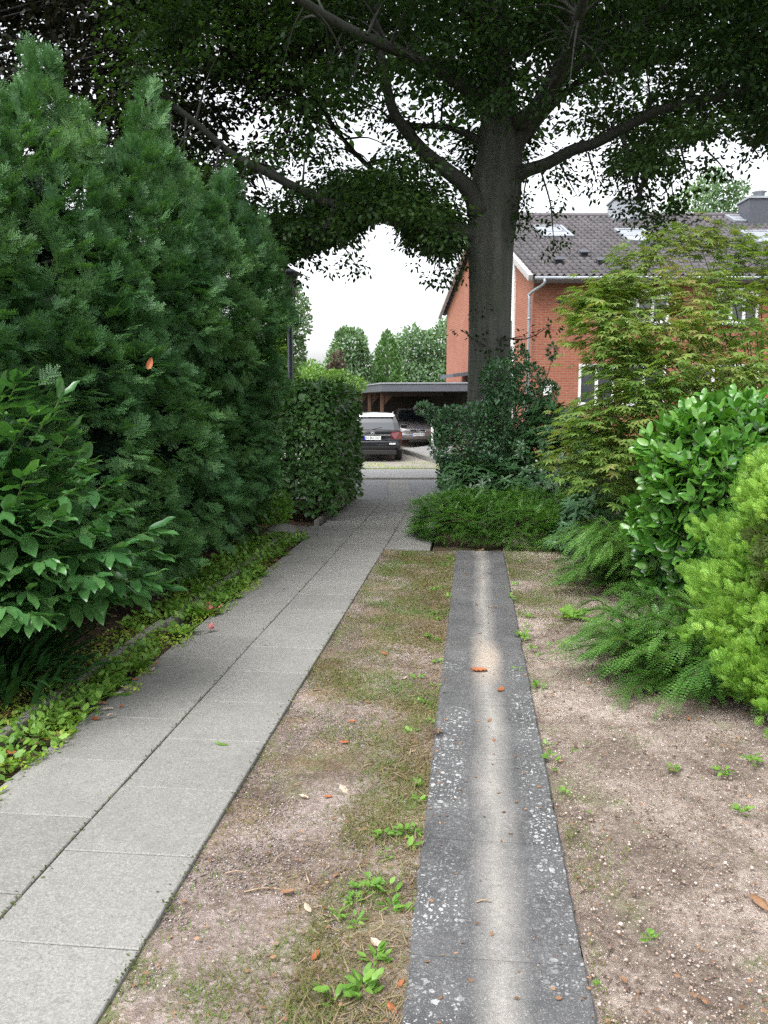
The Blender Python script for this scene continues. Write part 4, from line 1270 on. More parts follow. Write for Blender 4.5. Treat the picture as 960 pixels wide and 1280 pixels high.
# ================================================================== LAUREL BUSH BY THE PATH (long leafy shoots)
def shoot_plant(name, label, cat, base, shoots, T, mat, leafsize, gap, stem_r=.008, hang=.25, spread=.8, mat_new=None, group=None, start=.15):
    root = thing(name, label, cat, base, 0, group)
    mb = MB(); P, A, Nn, S, new = [], [], [], [], []
    for tip in shoots:
        tip = np.array(tip, float); b0 = np.array(base, float) + np.array((random.uniform(-.12, .12), random.uniform(-.12, .12), 0))
        v = tip - b0; mid = b0 + v * .5 + np.array((0, 0, .18 * np.linalg.norm(v))) + rnd_dir(1)[0] * .05
        pre = b0 + v * .2 + np.array((0, 0, .14 * np.linalg.norm(v)))
        cur = np.array(spline([b0, pre, mid, tip], 8)); seg = np.linalg.norm(np.diff(cur, axis=0), axis=1); s = np.concatenate([[0], np.cumsum(seg)]); Lg = s[-1]
        mb.tube(cur, [stem_r * (1.6 - 1.3 * x / Lg) for x in s], 5)
        d = Lg * start; side = 1; i = 0
        while d < Lg:
            pt = np.array([np.interp(d, s, cur[:, j]) for j in range(3)]); pt2 = np.array([np.interp(min(Lg, d + .02), s, cur[:, j]) for j in range(3)]); pt1 = np.array([np.interp(max(0, d - .02), s, cur[:, j]) for j in range(3)])
            t = unit(pt2 - pt1); sd = np.cross(t, (0, 0, 1.0)); sd = sd / (np.linalg.norm(sd) + 1e-6)
            rot = random.uniform(-.5, .5); upv = np.cross(sd, t)
            sdr = sd * math.cos(rot) + upv * math.sin(rot)
            f = d / Lg
            a = unit(t * (.45 + .5 * f) + sdr * side * spread + np.array((0, 0, -hang)) + rnd_dir(1)[0] * .22)
            P.append(pt); A.append(a); Nn.append(unit(np.array((0, 0, 1.0)) + .5 * upv + rnd_dir(1)[0] * .3 + .25 * sdr * side)); S.append(random.uniform(*leafsize) * (1 - .35 * max(0, f - .8) / .2)); new.append(f > .55)
            side = -side; d += gap * random.uniform(.6, 1.3); i += 1
        for kx in range(3):
            P.append(cur[-1]); A.append(unit(t + rnd_dir(1)[0] * .45)); Nn.append(unit(np.array((0, 0, 1.0)) + rnd_dir(1)[0] * .4)); S.append(random.uniform(*leafsize) * .7); new.append(True)
    P, A, Nn, S, new = map(np.array, (P, A, Nn, S, new))
    fo = leaf_cloud('foliage', T, P, A, Nn, S, mat, root, True)
    if mat_new:
        fo.data.materials.append(mat_new)
        per = len(T[1]); idx = np.repeat(new.astype(np.int32), per); fo.data.polygons.foreach_set('material_index', idx)
    mb.build('stem', M['green_stem'], root, True)
    return root


tips = [C(px, py, d) for px, py, d in ((185, 690, 4.5), (195, 735, 4.4), (135, 605, 4.3), (85, 545, 4.2), (140, 640, 4.25), (185, 665, 4.6), (175, 725, 4.2), (120, 720, 4.0), (100, 575, 4.4), (60, 700, 3.8), (20, 480, 4.2), (40, 520, 4.1), (95, 610, 4.1),
        (30, 600, 3.9), (5, 640, 3.8), (70, 650, 3.9), (110, 665, 4.1), (140, 690, 4.1), (-30, 540, 4.0), (-60, 480, 4.2), (15, 560, 4.4), (60, 590, 4.5), (90, 690, 4.5), (-20, 700, 3.8), (-60, 640, 3.9), (35, 740, 3.9), (130, 750, 4.2), (80, 745, 4.0), (160, 705, 4.8), (100, 585, 4.7),
        (0, 500, 4.5), (30, 655, 4.4), (-90, 560, 4.4), (10, 610, 4.6), (118, 640, 4.5), (75, 500, 4.6), (45, 770, 3.75), (10, 760, 3.7))]
lb_base = np.array((-2.95, 4.35, 0.0))
tips += [lb_base + np.array((random.uniform(-.6, .75), random.uniform(-.7, .7), random.uniform(.3, 1.35))) for _ in range(26)]
shoot_plant('laurel_bush', 'glossy cherry laurel bush with long leafy shoots leaning over the path from the yew hedge', 'bush', lb_base, tips, T_LAUREL, M['laurel'], (.17, .25), .04, .007, .3, .75, M['laurel_mid'], None, .35)
# small laurel at the far end of the yew
tips = [C(px, py, 9.8) for px, py in ((318, 590), (305, 610), (338, 600), (330, 630), (298, 640), (320, 655), (342, 625), (312, 570), (290, 605))]
shoot_plant('laurel_sapling', 'small drooping laurel between the yew hedge and the clipped hedge', 'bush', (-2.75, 10.0, 0), tips, T_LAUREL, M['laurel'], (.12, .2), .06, .007, .6, .8, M['laurel'])

# clump of strap leaves below the laurel
st = thing('strap_leaf_clump', 'dark clump of narrow strap leaves under the leafy laurel shoots', 'plant', (-2.62, 4.15, 0))
n = 620; a = rng.uniform(0, 2 * PI, n); rr = rng.uniform(0, .36, n)
p = np.stack([-2.62 + rr * np.cos(a) * 1.3, 4.15 + rr * np.sin(a) * 1.2, np.full(n, .01) + rng.uniform(0, .26, n)], 1)
ax = unit(np.stack([np.cos(a) * .8, np.sin(a) * .8, rng.uniform(.35, 1.3, n)], 1) + rnd_dir(n) * .25)
leaf_cloud('foliage', T_STRAP, p, ax, unit(np.array((0, 0, 1.0)) + rnd_dir(n) * .2), rng.uniform(.17, .32, n), M['strap'], st, True)

# fresh green low bush at the corner of the clipped hedge
shrub('boxwood', 'small fresh green bush at the foot of the clipped hedge', 'bush', C(342, 656, 10.5) * np.array((1, 1, 0)), [(*(C(344, 640, 10.5)[:2]), .2, .2, .18, .2), (*(C(352, 628, 10.6)[:2]), .3, .14, .14, .16)], T_LEAF, M['lime'], 420, (.04, .07), .3, stem_n=4, stem_r=.006, zmin=.03)

# ================================================================== LEFT EDGE OF THE PATH
mb = MB()
yv = 2.0
while yv < 9.4:
    l = random.uniform(.85, 1.0); xx = -2.2 + .03 * math.sin(yv * 1.3)
    mb.box((xx, yv + l / 2, 0.0), (.03, l / 2 - .006, .06 + random.uniform(-.008, .008)), unit(np.array(((1, random.uniform(-.02, .02), random.uniform(-.08, .08)), (random.uniform(-.02, .02), 1, 0), (0, 0, 1.0))))); yv += l
o = mb.build('edging_kerb', M['edging'], None, False, .008); structure(o)
mb = MB()
for yv in np.arange(10.7, 13.6, .72): mb.box((-2.05 + .01 * (yv % 2), yv + .35, .01), (.03, .345, .06))
structure(mb.build('bed_kerb', M['edging'], None, False, .008))


def stuff_leaves(name, T, n, xf, size, mat, up=.8, zr=(0.0, .05), label=None, cat='ground cover', tilt=.6):
    x, yv = xf(n); k = len(x)
    p = np.stack([x, yv, rng.uniform(zr[0], zr[1], k)], 1)
    ax = unit(np.stack([rng.normal(0, 1, k), rng.normal(0, 1, k), np.full(k, up)], 1))
    o = leaf_cloud(name, T, p, ax, unit(np.array((0, 0, 1.0)) + rnd_dir(k) * tilt), rng.uniform(size[0], size[1], k), mat)
    o['kind'] = 'stuff'
    if label: o['label'] = label; o['category'] = cat
    return o


def border(n):
    yv = rng.uniform(2.6, 9.6, n * 3)
    lo = -2.75 + .0 * yv
    x = rng.uniform(-2.62, -1.9, n * 3)
    edge = -1.95 + .07 * np.sin(yv * 2.1) + .05 * np.sin(yv * 5.3 + 1) - .05 * (np.abs(yv - 5.6) < .5)
    d = sn(np.stack([x, yv, 0 * x], 1), 3.0)
    ok = (x < edge) & (d > -.45 - .3 * (x > -2.25)) & ((x > -2.26) | (yv > 5.4)) & ((x > -2.45) | (yv > 6.5))
    return x[ok][:n], yv[ok][:n]


def border_near(n):
    yv = 2.4 + 5.5 * rng.random(n * 3) ** 1.8; x = rng.uniform(-2.5, -1.82, n * 3)
    edge = -1.87 + .05 * np.sin(yv * 3.1) + .04 * np.sin(yv * 7.3 + 1)
    ok = (x < edge) & (sn(np.stack([x, yv, 0 * x], 1), 3.5) > -.35)
    return x[ok][:n], yv[ok][:n]


stuff_leaves('ground_cover', T_LEAF, 5600, border, (.02, .06), M['weed'], .7, (.0, .09), 'low green weeds filling the border beside the paved path')
stuff_leaves('yellow_ground_cover', T_LEAF, 10000, border_near, (.012, .03), M['moss_cover'], .5, (.02, .05), 'yellow green creeping plants at the near end of the border')
stuff_leaves('leaf_litter', T_LEAF, 2600, lambda n: (rng.uniform(-4.2, -2.0, n), rng.uniform(2.6, 13.5, n)), (.04, .08), M['dry'], .1, (.0, .025), 'brown leaf litter under the hedges', 'leaf litter', .5)


def rosette(name, label, cat, at, n, leaf, T, mat, up=(.3, 1.0), group=None, height=0.0, spread=.04):
    at = np.array(at, float)
    a = rng.uniform(0, 2 * PI, n)
    p = np.stack([np.cos(a) * rng.uniform(0, spread, n), np.sin(a) * rng.uniform(0, spread, n), rng.uniform(0, max(height, .004), n)], 1)
    ax = unit(np.stack([np.cos(a), np.sin(a), rng.uniform(up[0], up[1], n)], 1) + rnd_dir(n) * .15)
    o = leaf_cloud(name, T, p, ax, unit(np.array((0, 0, 1.0)) + rnd_dir(n) * .35), rng.uniform(leaf[0], leaf[1], n), mat, None, True)
    o.location = [float(c) for c in at]
    return tag(o, label, cat, group)


T_DOCK = t_laurel(.22, .35)
T_DAND = t_laurel(.14, .3)
for px, py, s, nl in ((258, 765, .16, 14), (238, 790, .15, 12), (300, 745, .14, 12), (328, 718, .15, 14), (205, 835, .12, 10), (350, 690, .13, 14), (280, 765, .14, 10), (215, 855, .1, 9), (130, 870, .13, 8), (75, 905, .11, 8)):
    p = Gd(px, py + 6); p[0] = min(p[0], -2.0); p[2] = .0
    rosette('broadleaf_weed', 'broad leaved green weed growing in the border beside the paved path', 'weed', p, nl + 14, (s * .35, s * .85), T_DOCK, M['weed'], (.35, 1.4), 'weeds in the path border', s * .25, s * .6)
for px, py in ((262, 768), (258, 790)):
    p = Gd(px, py + 4); p[2] = .03
    rosette('pink_plant', ('pink leaved plant among the border weeds, upper and fuller of the two' if py < 780 else 'small pink leaved sprig at the paving edge below the fuller pink plant'), 'plant', p, 12 if py < 780 else 7, (.03, .06), T_LEAF, M['pink_leaf'], (.3, .9), None, .08 if py < 780 else .03, .06 if py < 780 else .03)

# boulder by the side step
bp = Gd(352, 668)
mb = MB(); nu, nv = 14, 9; V = []; Fs = []
for j in range(nv + 1):
    for i in range(nu):
        th, ph = 2 * PI * i / nu, PI * j / nv
        q = np.array((math.cos(th) * math.sin(ph), math.sin(th) * math.sin(ph), math.cos(ph)))
        r = 1 + .14 * float(sn(q[None] * 1.3, 1.4)[0])
        V.append((bp[0] + .2 * q[0] * r, bp[1] + .15 * q[1] * r, .04 + .085 * q[2] * r))
for j in range(nv):
    for i in range(nu): Fs.append((j * nu + i, (j + 1) * nu + i, (j + 1) * nu + (i + 1) % nu, j * nu + (i + 1) % nu))
mb.add(V, Fs); o = mb.build('boulder', M['slab_old'], None, True); tag(o, 'rounded grey stone beside the side step of the path', 'stone')

# ================================================================== RIGHT-HAND PLANTING
# golden thuja
tb = [(2.13, 4.5, .58, .79, .85, .64), (2.15, 4.5, 1.08, .66, .7, .46), (2.08, 4.35, .25, .74, .7, .3), (2.4, 4.7, 1.15, .5, .5, .35), (1.75, 4.35, .94, .3, .3, .38), (2.15, 4.2, 1.02, .35, .3, .34), (2.0, 4.7, 1.22, .3, .3, .3)]
th_ = thing('golden_thuja', 'golden green feathery conifer bush standing in front of the glossy laurel', 'bush', (2.02, 4.5, 0))
p, nn = blob_shell(tb, 40000, .15, .04, .3, 5.5, .8); k = len(p)
ax = unit(nn * .65 + np.array((0, 0, .6)) + rnd_dir(k) * .55)
leaf_cloud('foliage', T_FAN, p, ax, unit(np.cross(nn, np.array((0, 0, 1.0))) + rnd_dir(k) * .7 + nn * .5), rng.uniform(.04, .085, k), M['thuja'], th_)
stems_in(tb, (2.02, 4.5, 0), 14, .03, .75).build('stem', M['twig'], th_, True)

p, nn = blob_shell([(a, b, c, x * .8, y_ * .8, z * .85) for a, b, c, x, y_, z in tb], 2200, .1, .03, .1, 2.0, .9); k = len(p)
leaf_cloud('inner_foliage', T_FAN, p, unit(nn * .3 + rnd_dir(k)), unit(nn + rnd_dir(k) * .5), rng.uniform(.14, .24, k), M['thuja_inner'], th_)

# glossy laurel hedge: leaf rosettes over a rounded mass
lh = thing('laurel_hedge', 'bright glossy cherry laurel hedge of big upright leaves behind the golden conifer', 'hedge', (2.2, 6.3, 0))
lbk = [(2.12, 6.2, .7, .85, .9, .7), (2.32, 6.2, 1.08, .92, .85, .48), (1.7, 5.9, .98, .48, .5, .48), (2.9, 6.4, 1.2, .8, .9, .58), (3.5, 6.6, 1.15, .8, .9, .6), (1.65, 6.4, .6, .43, .6, .45), (2.4, 5.7, 1.1, .6, .5, .52), (*C(870, 565, 5.9), .4, .42, .3), (*C(850, 585, 5.9), .28, .35, .28), (*C(920, 550, 5.7), .45, .4, .32)]
p, nn = blob_shell(lbk, 1350, .06, .12, .1, 2.0, .88)
P, A, Nn, S, nw = [], [], [], [], []
mb = MB()
for q, v in zip(p, nn):
    t = unit(v * .75 + np.array((0, 0, .55)) + rnd_dir(1)[0] * .35)
    s1 = unit(np.cross(t, rnd_dir(1)[0])); s2 = np.cross(t, s1)
    mb.tube([q - t * .3, q - t * .1, q], [.006, .005, .003], 4)
    for j in range(9):
        a = j * 2.4 + random.random(); f = j / 8
        dirr = unit(t * (.25 + 1.2 * f) + (s1 * math.cos(a) + s2 * math.sin(a)) * (1.0 - .35 * f) + np.array((0, 0, .1)))
        P.append(q - t * .16 * (1 - f)); A.append(dirr); Nn.append(unit(t - dirr * .3 + rnd_dir(1)[0] * .15)); S.append(random.uniform(.12, .175) * (1 - .3 * f)); nw.append(q[2] > .6 or f > .5)
nw = np.array(nw)
fo = leaf_cloud('foliage', t_laurel(.225, .2), np.array(P), np.array(A), np.array(Nn), np.array(S), M['laurel'], lh, True)
fo.data.materials.append(M['laurel_bright']); fo.data.polygons.foreach_set('material_index', np.repeat(nw.astype(np.int32), len(T_LAUREL[1])))
st_ = stems_in(lbk, (2.2, 6.3, 0), 16, .025, .7); st_.v, st_.f = st_.v, st_.f
base_n = len(st_.v); st_.v += mb.v; st_.f += [tuple(i + base_n for i in f) for f in mb.f]
st_.build('stem', M['green_stem'], lh, True)


def arching(name, label, base, reach, n, mat, T=T_BOX, sz=(.16, .26), seed_dir=(-1, -.25), stemr=.004, rise=.55, width=1.0, layers=(.12, .6)):
    """low shrub of arching sprays with paired little leaves"""
    root = thing(name, label, 'shrub', base)
    mb = MB(); P, A, Nn, S = [], [], [], []
    b = np.array(base, float); sd = unit(np.array((*seed_dir, 0)))
    for i in range(n):
        a = math.atan2(sd[1], sd[0]) + random.gauss(0, width); l = reach * random.uniform(.5, 1.05)
        h = random.uniform(*layers)
        o0 = b + np.array((random.uniform(-.3, .3), random.uniform(-.45, .45), 0))
        p1 = o0 + np.array((math.cos(a) * l * .35, math.sin(a) * l * .35, h * rise * 1.3)); p2 = o0 + np.array((math.cos(a) * l * .75, math.sin(a) * l * .75, h * 1.0)); p3 = o0 + np.array((math.cos(a) * l, math.sin(a) * l, h * .82))
        cur = spline([o0, p1, p2, p3], 5); mb.tube(cur[::2] + [cur[-1]], [stemr] * (len(cur[::2]) + 1), 3, False)
        for j in range(3, len(cur) - 1):
            t = unit(cur[j + 1] - cur[j])
            for s in (-1, 1):
                P.append(cur[j]); A.append(unit(t + s * np.cross(t, (0, 0, 1.0)) * random.uniform(.25, .9) + rnd_dir(1)[0] * .2 + np.array((0, 0, .1)))); Nn.append(unit(np.array((0, 0, 1.0)) + rnd_dir(1)[0] * .35)); S.append(random.uniform(*sz))
        P.append(cur[-1]); A.append(t); Nn.append(np.array((0, 0, 1.0))); S.append(sz[1])
    leaf_cloud('foliage', T, np.array(P), np.array(A), np.array(Nn), np.array(S), mat, root)
    mb.build('stem', M['twig'], root)
    return root


arching('box_honeysuckle', 'low arching shrub with bright small leaved sprays at the foot of the golden conifer', (1.5, 5.15, 0), .64, 140, M['box_light'], sz=(.11, .18), seed_dir=(-1, -.3), width=.7, layers=(.05, .4), rise=.35)
arching('box_honeysuckle', 'feathery dark green arching shrub between the glossy laurel and the sandy soil', (1.75, 7.5, 0), .85, 150, M['box_leaf'], sz=(.11, .19), seed_dir=(-1, -.2), width=.8, layers=(.1, .6), rise=.4)
# low mass at the end of the concrete track
sp = thing('spreading_shrub', 'wide low bright green shrub spilling over the end of the concrete track', 'shrub', (.4, 10.1, 0))
sb = [(-.02, 9.75, .16, .62, .55, .28), (.55, 9.7, .16, .62, .6, .28), (1.15, 9.65, .15, .6, .55, .28), (.1, 10.3, .24, .6, .55, .3), (.8, 10.3, .24, .7, .5, .28), (1.5, 10.0, .22, .5, .6, .28), (-.28, 9.95, .2, .4, .5, .32)]
p, nn = blob_shell(sb, 7000, .17, .05, .34, 4.5, .8); k = len(p)
ax = unit(nn * np.array((1, 1, .12)) + np.array((-.15, -.2, .06)) + rnd_dir(k) * np.array((.8, .8, .28)))
leaf_cloud('foliage', T_BOX, p, ax, unit(np.array((0, 0, 1.0)) + nn * .4 + rnd_dir(k) * .4), rng.uniform(.1, .2, k), M['box_leaf'], sp)
stems_in(sb, (.4, 10.1, 0), 16, .015, .6).build('stem', M['twig'], sp, True)

# evergreens at the foot of the beech
T_RHODO = t_laurel(.16, .2)


def whorled(name, label, base, blobs, n, leaf, mat, T, per=7, stem_n=10):
    root = thing(name, label, 'shrub', base)
    p, nn = blob_shell(blobs, n, .1, .05, .14, 2.2, .86)
    P, A, Nn, S = [], [], [], []
    for q, v in zip(p, nn):
        t = unit(v * .8 + np.array((0, 0, .5)) + rnd_dir(1)[0] * .45); s1 = unit(np.cross(t, rnd_dir(1)[0])); s2 = np.cross(t, s1)
        for j in range(per):
            a = j * 2 * PI / per + random.uniform(-.25, .25); f = random.uniform(0, .5)
            d_ = unit(t * f + s1 * math.cos(a) + s2 * math.sin(a)); P.append(q); A.append(d_); Nn.append(unit(t - d_ * .2)); S.append(random.uniform(*leaf))
    leaf_cloud('foliage', T, np.array(P), np.array(A), np.array(Nn), np.array(S), mat, root, True)
    stems_in(blobs, base, stem_n, .02, .75).build('stem', M['twig'], root, True)
    return root


def eb(px, py, d, rx, ry, rz): c = C(px, py, d); return (c[0], c[1], c[2], rx, ry, rz)


whorled('rhododendron', 'dull green rhododendron shrub in the middle of the planting before the beech', (1.35, 11.1, 0), [eb(690, 560, 11.1, .55, .5, .42), eb(655, 610, 10.9, .6, .5, .4), eb(725, 600, 11.0, .55, .5, .5), eb(700, 650, 10.8, .7, .5, .35), eb(690, 530, 11.4, .42, .4, .3)], 620, (.08, .13), M['rhodo'], T_RHODO)
whorled('rhododendron', 'lower rhododendron shrub just behind the bright spreading shrub', (.35, 10.9, 0), [eb(600, 610, 10.9, .42, .4, .3), eb(575, 600, 11.0, .3, .35, .26), eb(640, 640, 10.7, .6, .4, .3), eb(600, 650, 10.8, .5, .4, .3)], 420, (.08, .13), M['rhodo'], T_RHODO)
whorled('rhododendron', 'dark shaded rhododendron below the fan maple beside the glossy laurel', (2.3, 9.2, 0), [eb(765, 650, 9.0, .55, .5, .45), eb(800, 620, 9.2, .6, .5, .5), eb(740, 680, 8.9, .45, .4, .3)], 380, (.08, .14), M['dark_leaf'], T_RHODO)
elder = thing('dark_shrub', 'dark loose shrub hiding the foot of the big beech trunk', 'shrub', (.45, 11.6, 0))
ebl = [eb(600, 540, 11.4, .62, .5, .45), eb(572, 560, 11.3, .4, .4, .34), eb(640, 520, 11.7, .5, .5, .34), eb(625, 478, 11.5, .28, .3, .3), eb(660, 480, 11.7, .26, .26, .28), eb(560, 530, 11.4, .2, .25, .18), eb(590, 590, 11.2, .5, .4, .35), eb(545, 522, 11.5, .14, .15, .12), eb(668, 525, 11.6, .32, .3, .28), eb(700, 535, 11.5, .3, .3, .24), eb(718, 562, 11.3, .36, .35, .3), eb(684, 490, 11.7, .16, .2, .16), eb(742, 580, 11.2, .35, .35, .26), eb(648, 452, 11.8, .15, .15, .2), eb(530, 512, 11.5, .12, .14, .08), eb(690, 440, 11.8, .08, .1, .12), eb(612, 470, 11.6, .12, .12, .14), eb(730, 610, 11.0, .4, .35, .26), eb(765, 590, 10.9, .4, .35, .3)]
p, nn = blob_shell(ebl, 19000, .22, .1, .2, 3.0, .8); k = len(p)
ax = unit(nn * .7 + np.array((0, 0, .1)) + rnd_dir(k) * .6)
leaf_cloud('foliage', T_LEAF, p, ax, unit(np.array((0, 0, .9)) + nn * .3 + rnd_dir(k) * .45), rng.uniform(.036, .068, k), M['dark_leaf'], elder)
stems_in(ebl, (.45, 11.6, 0), 22, .02, .95).build('stem', M['twig'], elder, True)
shrub('variegated_shrub', 'pale white edged shrub at the street side of the dark planting', 'shrub', C(585, 602, 12.6) * np.array((1, 1, 0)), [eb(588, 572, 12.6, .3, .3, .26), eb(575, 590, 12.6, .25, .25, .2), eb(604, 590, 12.7, .3, .3, .25)], T_LEAF, M['pale_leaf'], 900, (.05, .09), .25, stem_n=6, stem_r=.01)
# small seedling climbing the trunk's foot and round weed leaves at the bed edge
for px, py in ((652, 688), (668, 690), (632, 685)):
    q = Gd(px, py); q[2] = .01
    rosette('round_leaf_weed', 'round leaved weed under the front of the spreading shrub', 'weed', q, 6, (.06, .1), T_DOCK, M['weed'], (.2, .9), 'weeds under the spreading shrub', .03, .04)

# ================================================================== FAN MAPLE
mp = thing('fan_maple', 'spreading maple shrub with feathery yellow green leaves turning orange before the house', 'tree', (3.0, 8.9, 0))
mbt = MB(); P, A, Nn, S = [], [], [], []
b0 = np.array((3.0, 8.9, -.02))
layers = []
lay = [(745, 372, 8.3), (765, 362, 8.1), (780, 352, 8.3), (750, 405, 7.9), (735, 385, 8.5), (760, 395, 7.7), (800, 320, 8.6), (850, 300, 8.8), (870, 290, 9.0), (820, 350, 8.2), (880, 345, 8.3), (930, 330, 8.5), (955, 310, 8.6), (905, 300, 8.9), (960, 360, 8.2),
       (780, 430, 7.6), (830, 410, 7.5), (880, 400, 7.5), (930, 410, 7.6), (770, 455, 7.8), (790, 475, 7.4), (850, 460, 7.2), (910, 460, 7.2), (955, 450, 7.3), (745, 520, 7.9), (760, 520, 7.5), (810, 505, 7.3), (740, 560, 7.8), (775, 570, 7.5), (725, 575, 8.0), (755, 600, 7.7),
       (860, 500, 7.3), (900, 490, 7.3), (940, 500, 7.4), (765, 425, 8.0), (850, 375, 8.0), (905, 370, 8.0), (1000, 380, 7.8), (1010, 330, 8.4), (1020, 440, 7.4), (780, 540, 7.9), (790, 600, 8.2), (820, 560, 8.2), (870, 545, 8.0), (930, 540, 8.0), (735, 535, 8.2), (800, 390, 8.4), (870, 440, 8.2), (930, 375, 8.6), (790, 445, 8.5), (790, 480, 8.4), (840, 480, 8.4), (900, 430, 8.6), (950, 470, 8.4), (1000, 500, 8.0), (765, 365, 8.7),
       (790, 440, 8.8), (760, 560, 8.6), (820, 440, 7.9), (880, 480, 7.9), (770, 500, 8.0), (840, 530, 7.8), (900, 520, 7.8), (960, 520, 7.8)]
for px, py, d in lay:
    c = C(px, py, d); v = c - np.array((3.0, 8.9, .9)); rad = random.uniform(.2, .31)
    fk = np.array((3.0, 8.9, .25 + .35 * max(.0, c[2] - 1.0))); mid = fk * .5 + c * .5 + np.array((0, 0, .1)) + rnd_dir(1)[0] * .06
    cur = spline([b0 + np.array((random.uniform(-.1, .1), random.uniform(-.1, .1), 0)), fk, mid, c], 5)
    mbt.tube(cur, [.02 * (1 - .9 * j / (len(cur) - 1)) for j in range(len(cur))], 5)
    out = unit(v * np.array((1, 1, .15)))
    nl = 96
    a = rng.uniform(0, 2 * PI, nl); r = rad * np.sqrt(rng.random(nl)) * (1 + .3 * np.sin(3 * a + px))
    off = np.stack([np.cos(a) * r * 1.25, np.sin(a) * r * 1.1, rng.normal(0, .08, nl) - .18 * (r / rad) ** 2 * rad], 1)
    P.append(c + off); q = off * np.array((1, 1, 0)); A.append(unit(unit(q) * .9 + out * .5 + np.array((0, 0, -.32)) + rnd_dir(nl) * .3)); Nn.append(unit(np.array((0, 0, 1.0)) + .35 * unit(q) + rnd_dir(nl) * .3)); S.append(rng.uniform(.07, .12, nl))
    for j in range(4):
        e = off[j]; mbt.tube([c - out * .05, c + e * .5, c + e], [.005, .004, .002], 3, False)
leaf_cloud('crown', T_MAPLE, np.concatenate(P), np.concatenate(A), np.concatenate(Nn), np.concatenate(S), M['maple'], mp)
mbt.build('trunk', M['mapletwig'], mp, True)
# ================================================================== BIG BEECH
TD = 12.3
beech = thing('beech_tree', 'large beech tree with thick smooth grey trunk and dark spreading crown', 'tree', C(612, 600, TD) * np.array((1, 1, 0)))
tb_ = C(612, 560, TD)
cx = lambda px, py, d=TD: C(px, py, d)
mb = MB()
tr = [np.array((tb_[0] - .02, tb_[1], -.15)), np.array((tb_[0] - .01, tb_[1], .12)), np.array((tb_[0], tb_[1], .6)), cx(612, 500), cx(612, 430), cx(613, 360), cx(614, 300), cx(620, 240), cx(626, 180), cx(622, 120), cx(618, 50), cx(620, -30), cx(628, -150)]
trr = [.62, .46, .34, .315, .30, .305, .325, .36, .30, .22, .2, .18, .14]
cur = spline(tr, 5); rad = np.interp(np.linspace(0, len(tr) - 1, len(cur)), range(len(tr)), trr)


def flute(th, i):
    z = i / len(cur)
    return 1 + .05 * math.sin(3 * th + .6) +   .04 * math.sin(5 * th + 2.0 + z * 2) + .018 * math.sin(9 * th + z * 5) + .006 * math.sin(14 * th - z * 9) + (.10 * math.sin(5 * th + 1) * max(0, 1 - i / 9))


mb.tube(cur, rad, 72, True, flute)
mb.build('trunk', M['beech_bark'], beech, True)
limbs = [  # photo course, depth change, radii
    ([(600, 300), (575, 288), (545, 288), (505, 280), (465, 268), (420, 256), (375, 238), (330, 215), (285, 190), (245, 158), (200, 120)], (12.3, 10.2), (.17, .05)),
    ([(600, 262), (582, 236), (560, 212), (532, 188), (505, 165), (488, 140), (480, 100), (472, 40), (470, -30)], (12.2, 11.2), (.2, .07)),
    ([(612, 190), (590, 170), (560, 162), (525, 160), (480, 150)], (12.3, 12.9), (.11, .04)),
    ([(632, 235), (652, 215), (680, 203), (715, 190), (745, 178), (775, 160), (810, 142), (850, 128), (900, 116), (960, 105), (1020, 95)], (12.3, 10.6), (.17, .05)),
    ([(628, 220), (648, 180), (672, 135), (695, 95), (715, 60), (735, 10), (750, -60)], (12.3, 11.7), (.2, .1)),
    ([(680, 120), (720, 88), (760, 62), (800, 30), (850, -10)], (12.0, 10.8), (.12, .06)),
    ([(655, 170), (690, 130), (735, 96), (790, 84), (850, 70)], (12.4, 13.6), (.12, .05)),
    ([(700, 100), (740, 60), (765, 20), (780, -40)], (12.2, 13.2), (.1, .06)),
    ([(618, 60), (580, 20), (540, -30)], (12.3, 10.5), (.12, .07)),
    ([(545, 288), (500, 240), (440, 190), (390, 120)], (12.3, 14.5), (.1, .04)),
    ([(640, 160), (690, 110), (720, 20), (740, -60)], (12.3, 8.6), (.14, .07)),
    ([(612, 130), (540, 80), (430, 30), (330, -30)], (12.3, 8.4), (.14, .06)),
    ([(775, 160), (790, 200), (800, 250)], (11.5, 11.1), (.05, .02)),
    ([(420, 256), (400, 290), (385, 320)], (11.2, 10.9), (.05, .02)),
]
lm = MB(); skel = []
for ptsx, (da, db), (ra_, rb_) in limbs:
    n = len(ptsx); pts = [C(px, py, da + (db - da) * i / (n - 1)) + (rnd_dir(1)[0] * .04 if 0 < i < n - 1 else 0) for i, (px, py) in enumerate(ptsx)]
    c_ = spline(pts, 4); ra_, rb_ = ra_ * .62, rb_ * .7
    r_ = [(ra_ + (rb_ - ra_) * (j / (len(c_) - 1)) ** .8) * (1 + .7 * math.exp(-j / 1.6)) for j in range(len(c_))]
    lm.tube(c_, r_, 10); skel += c_[3:]
skel += [np.array(cx(620, -100)), np.array(cx(625, -150))]
skel = np.array(skel)

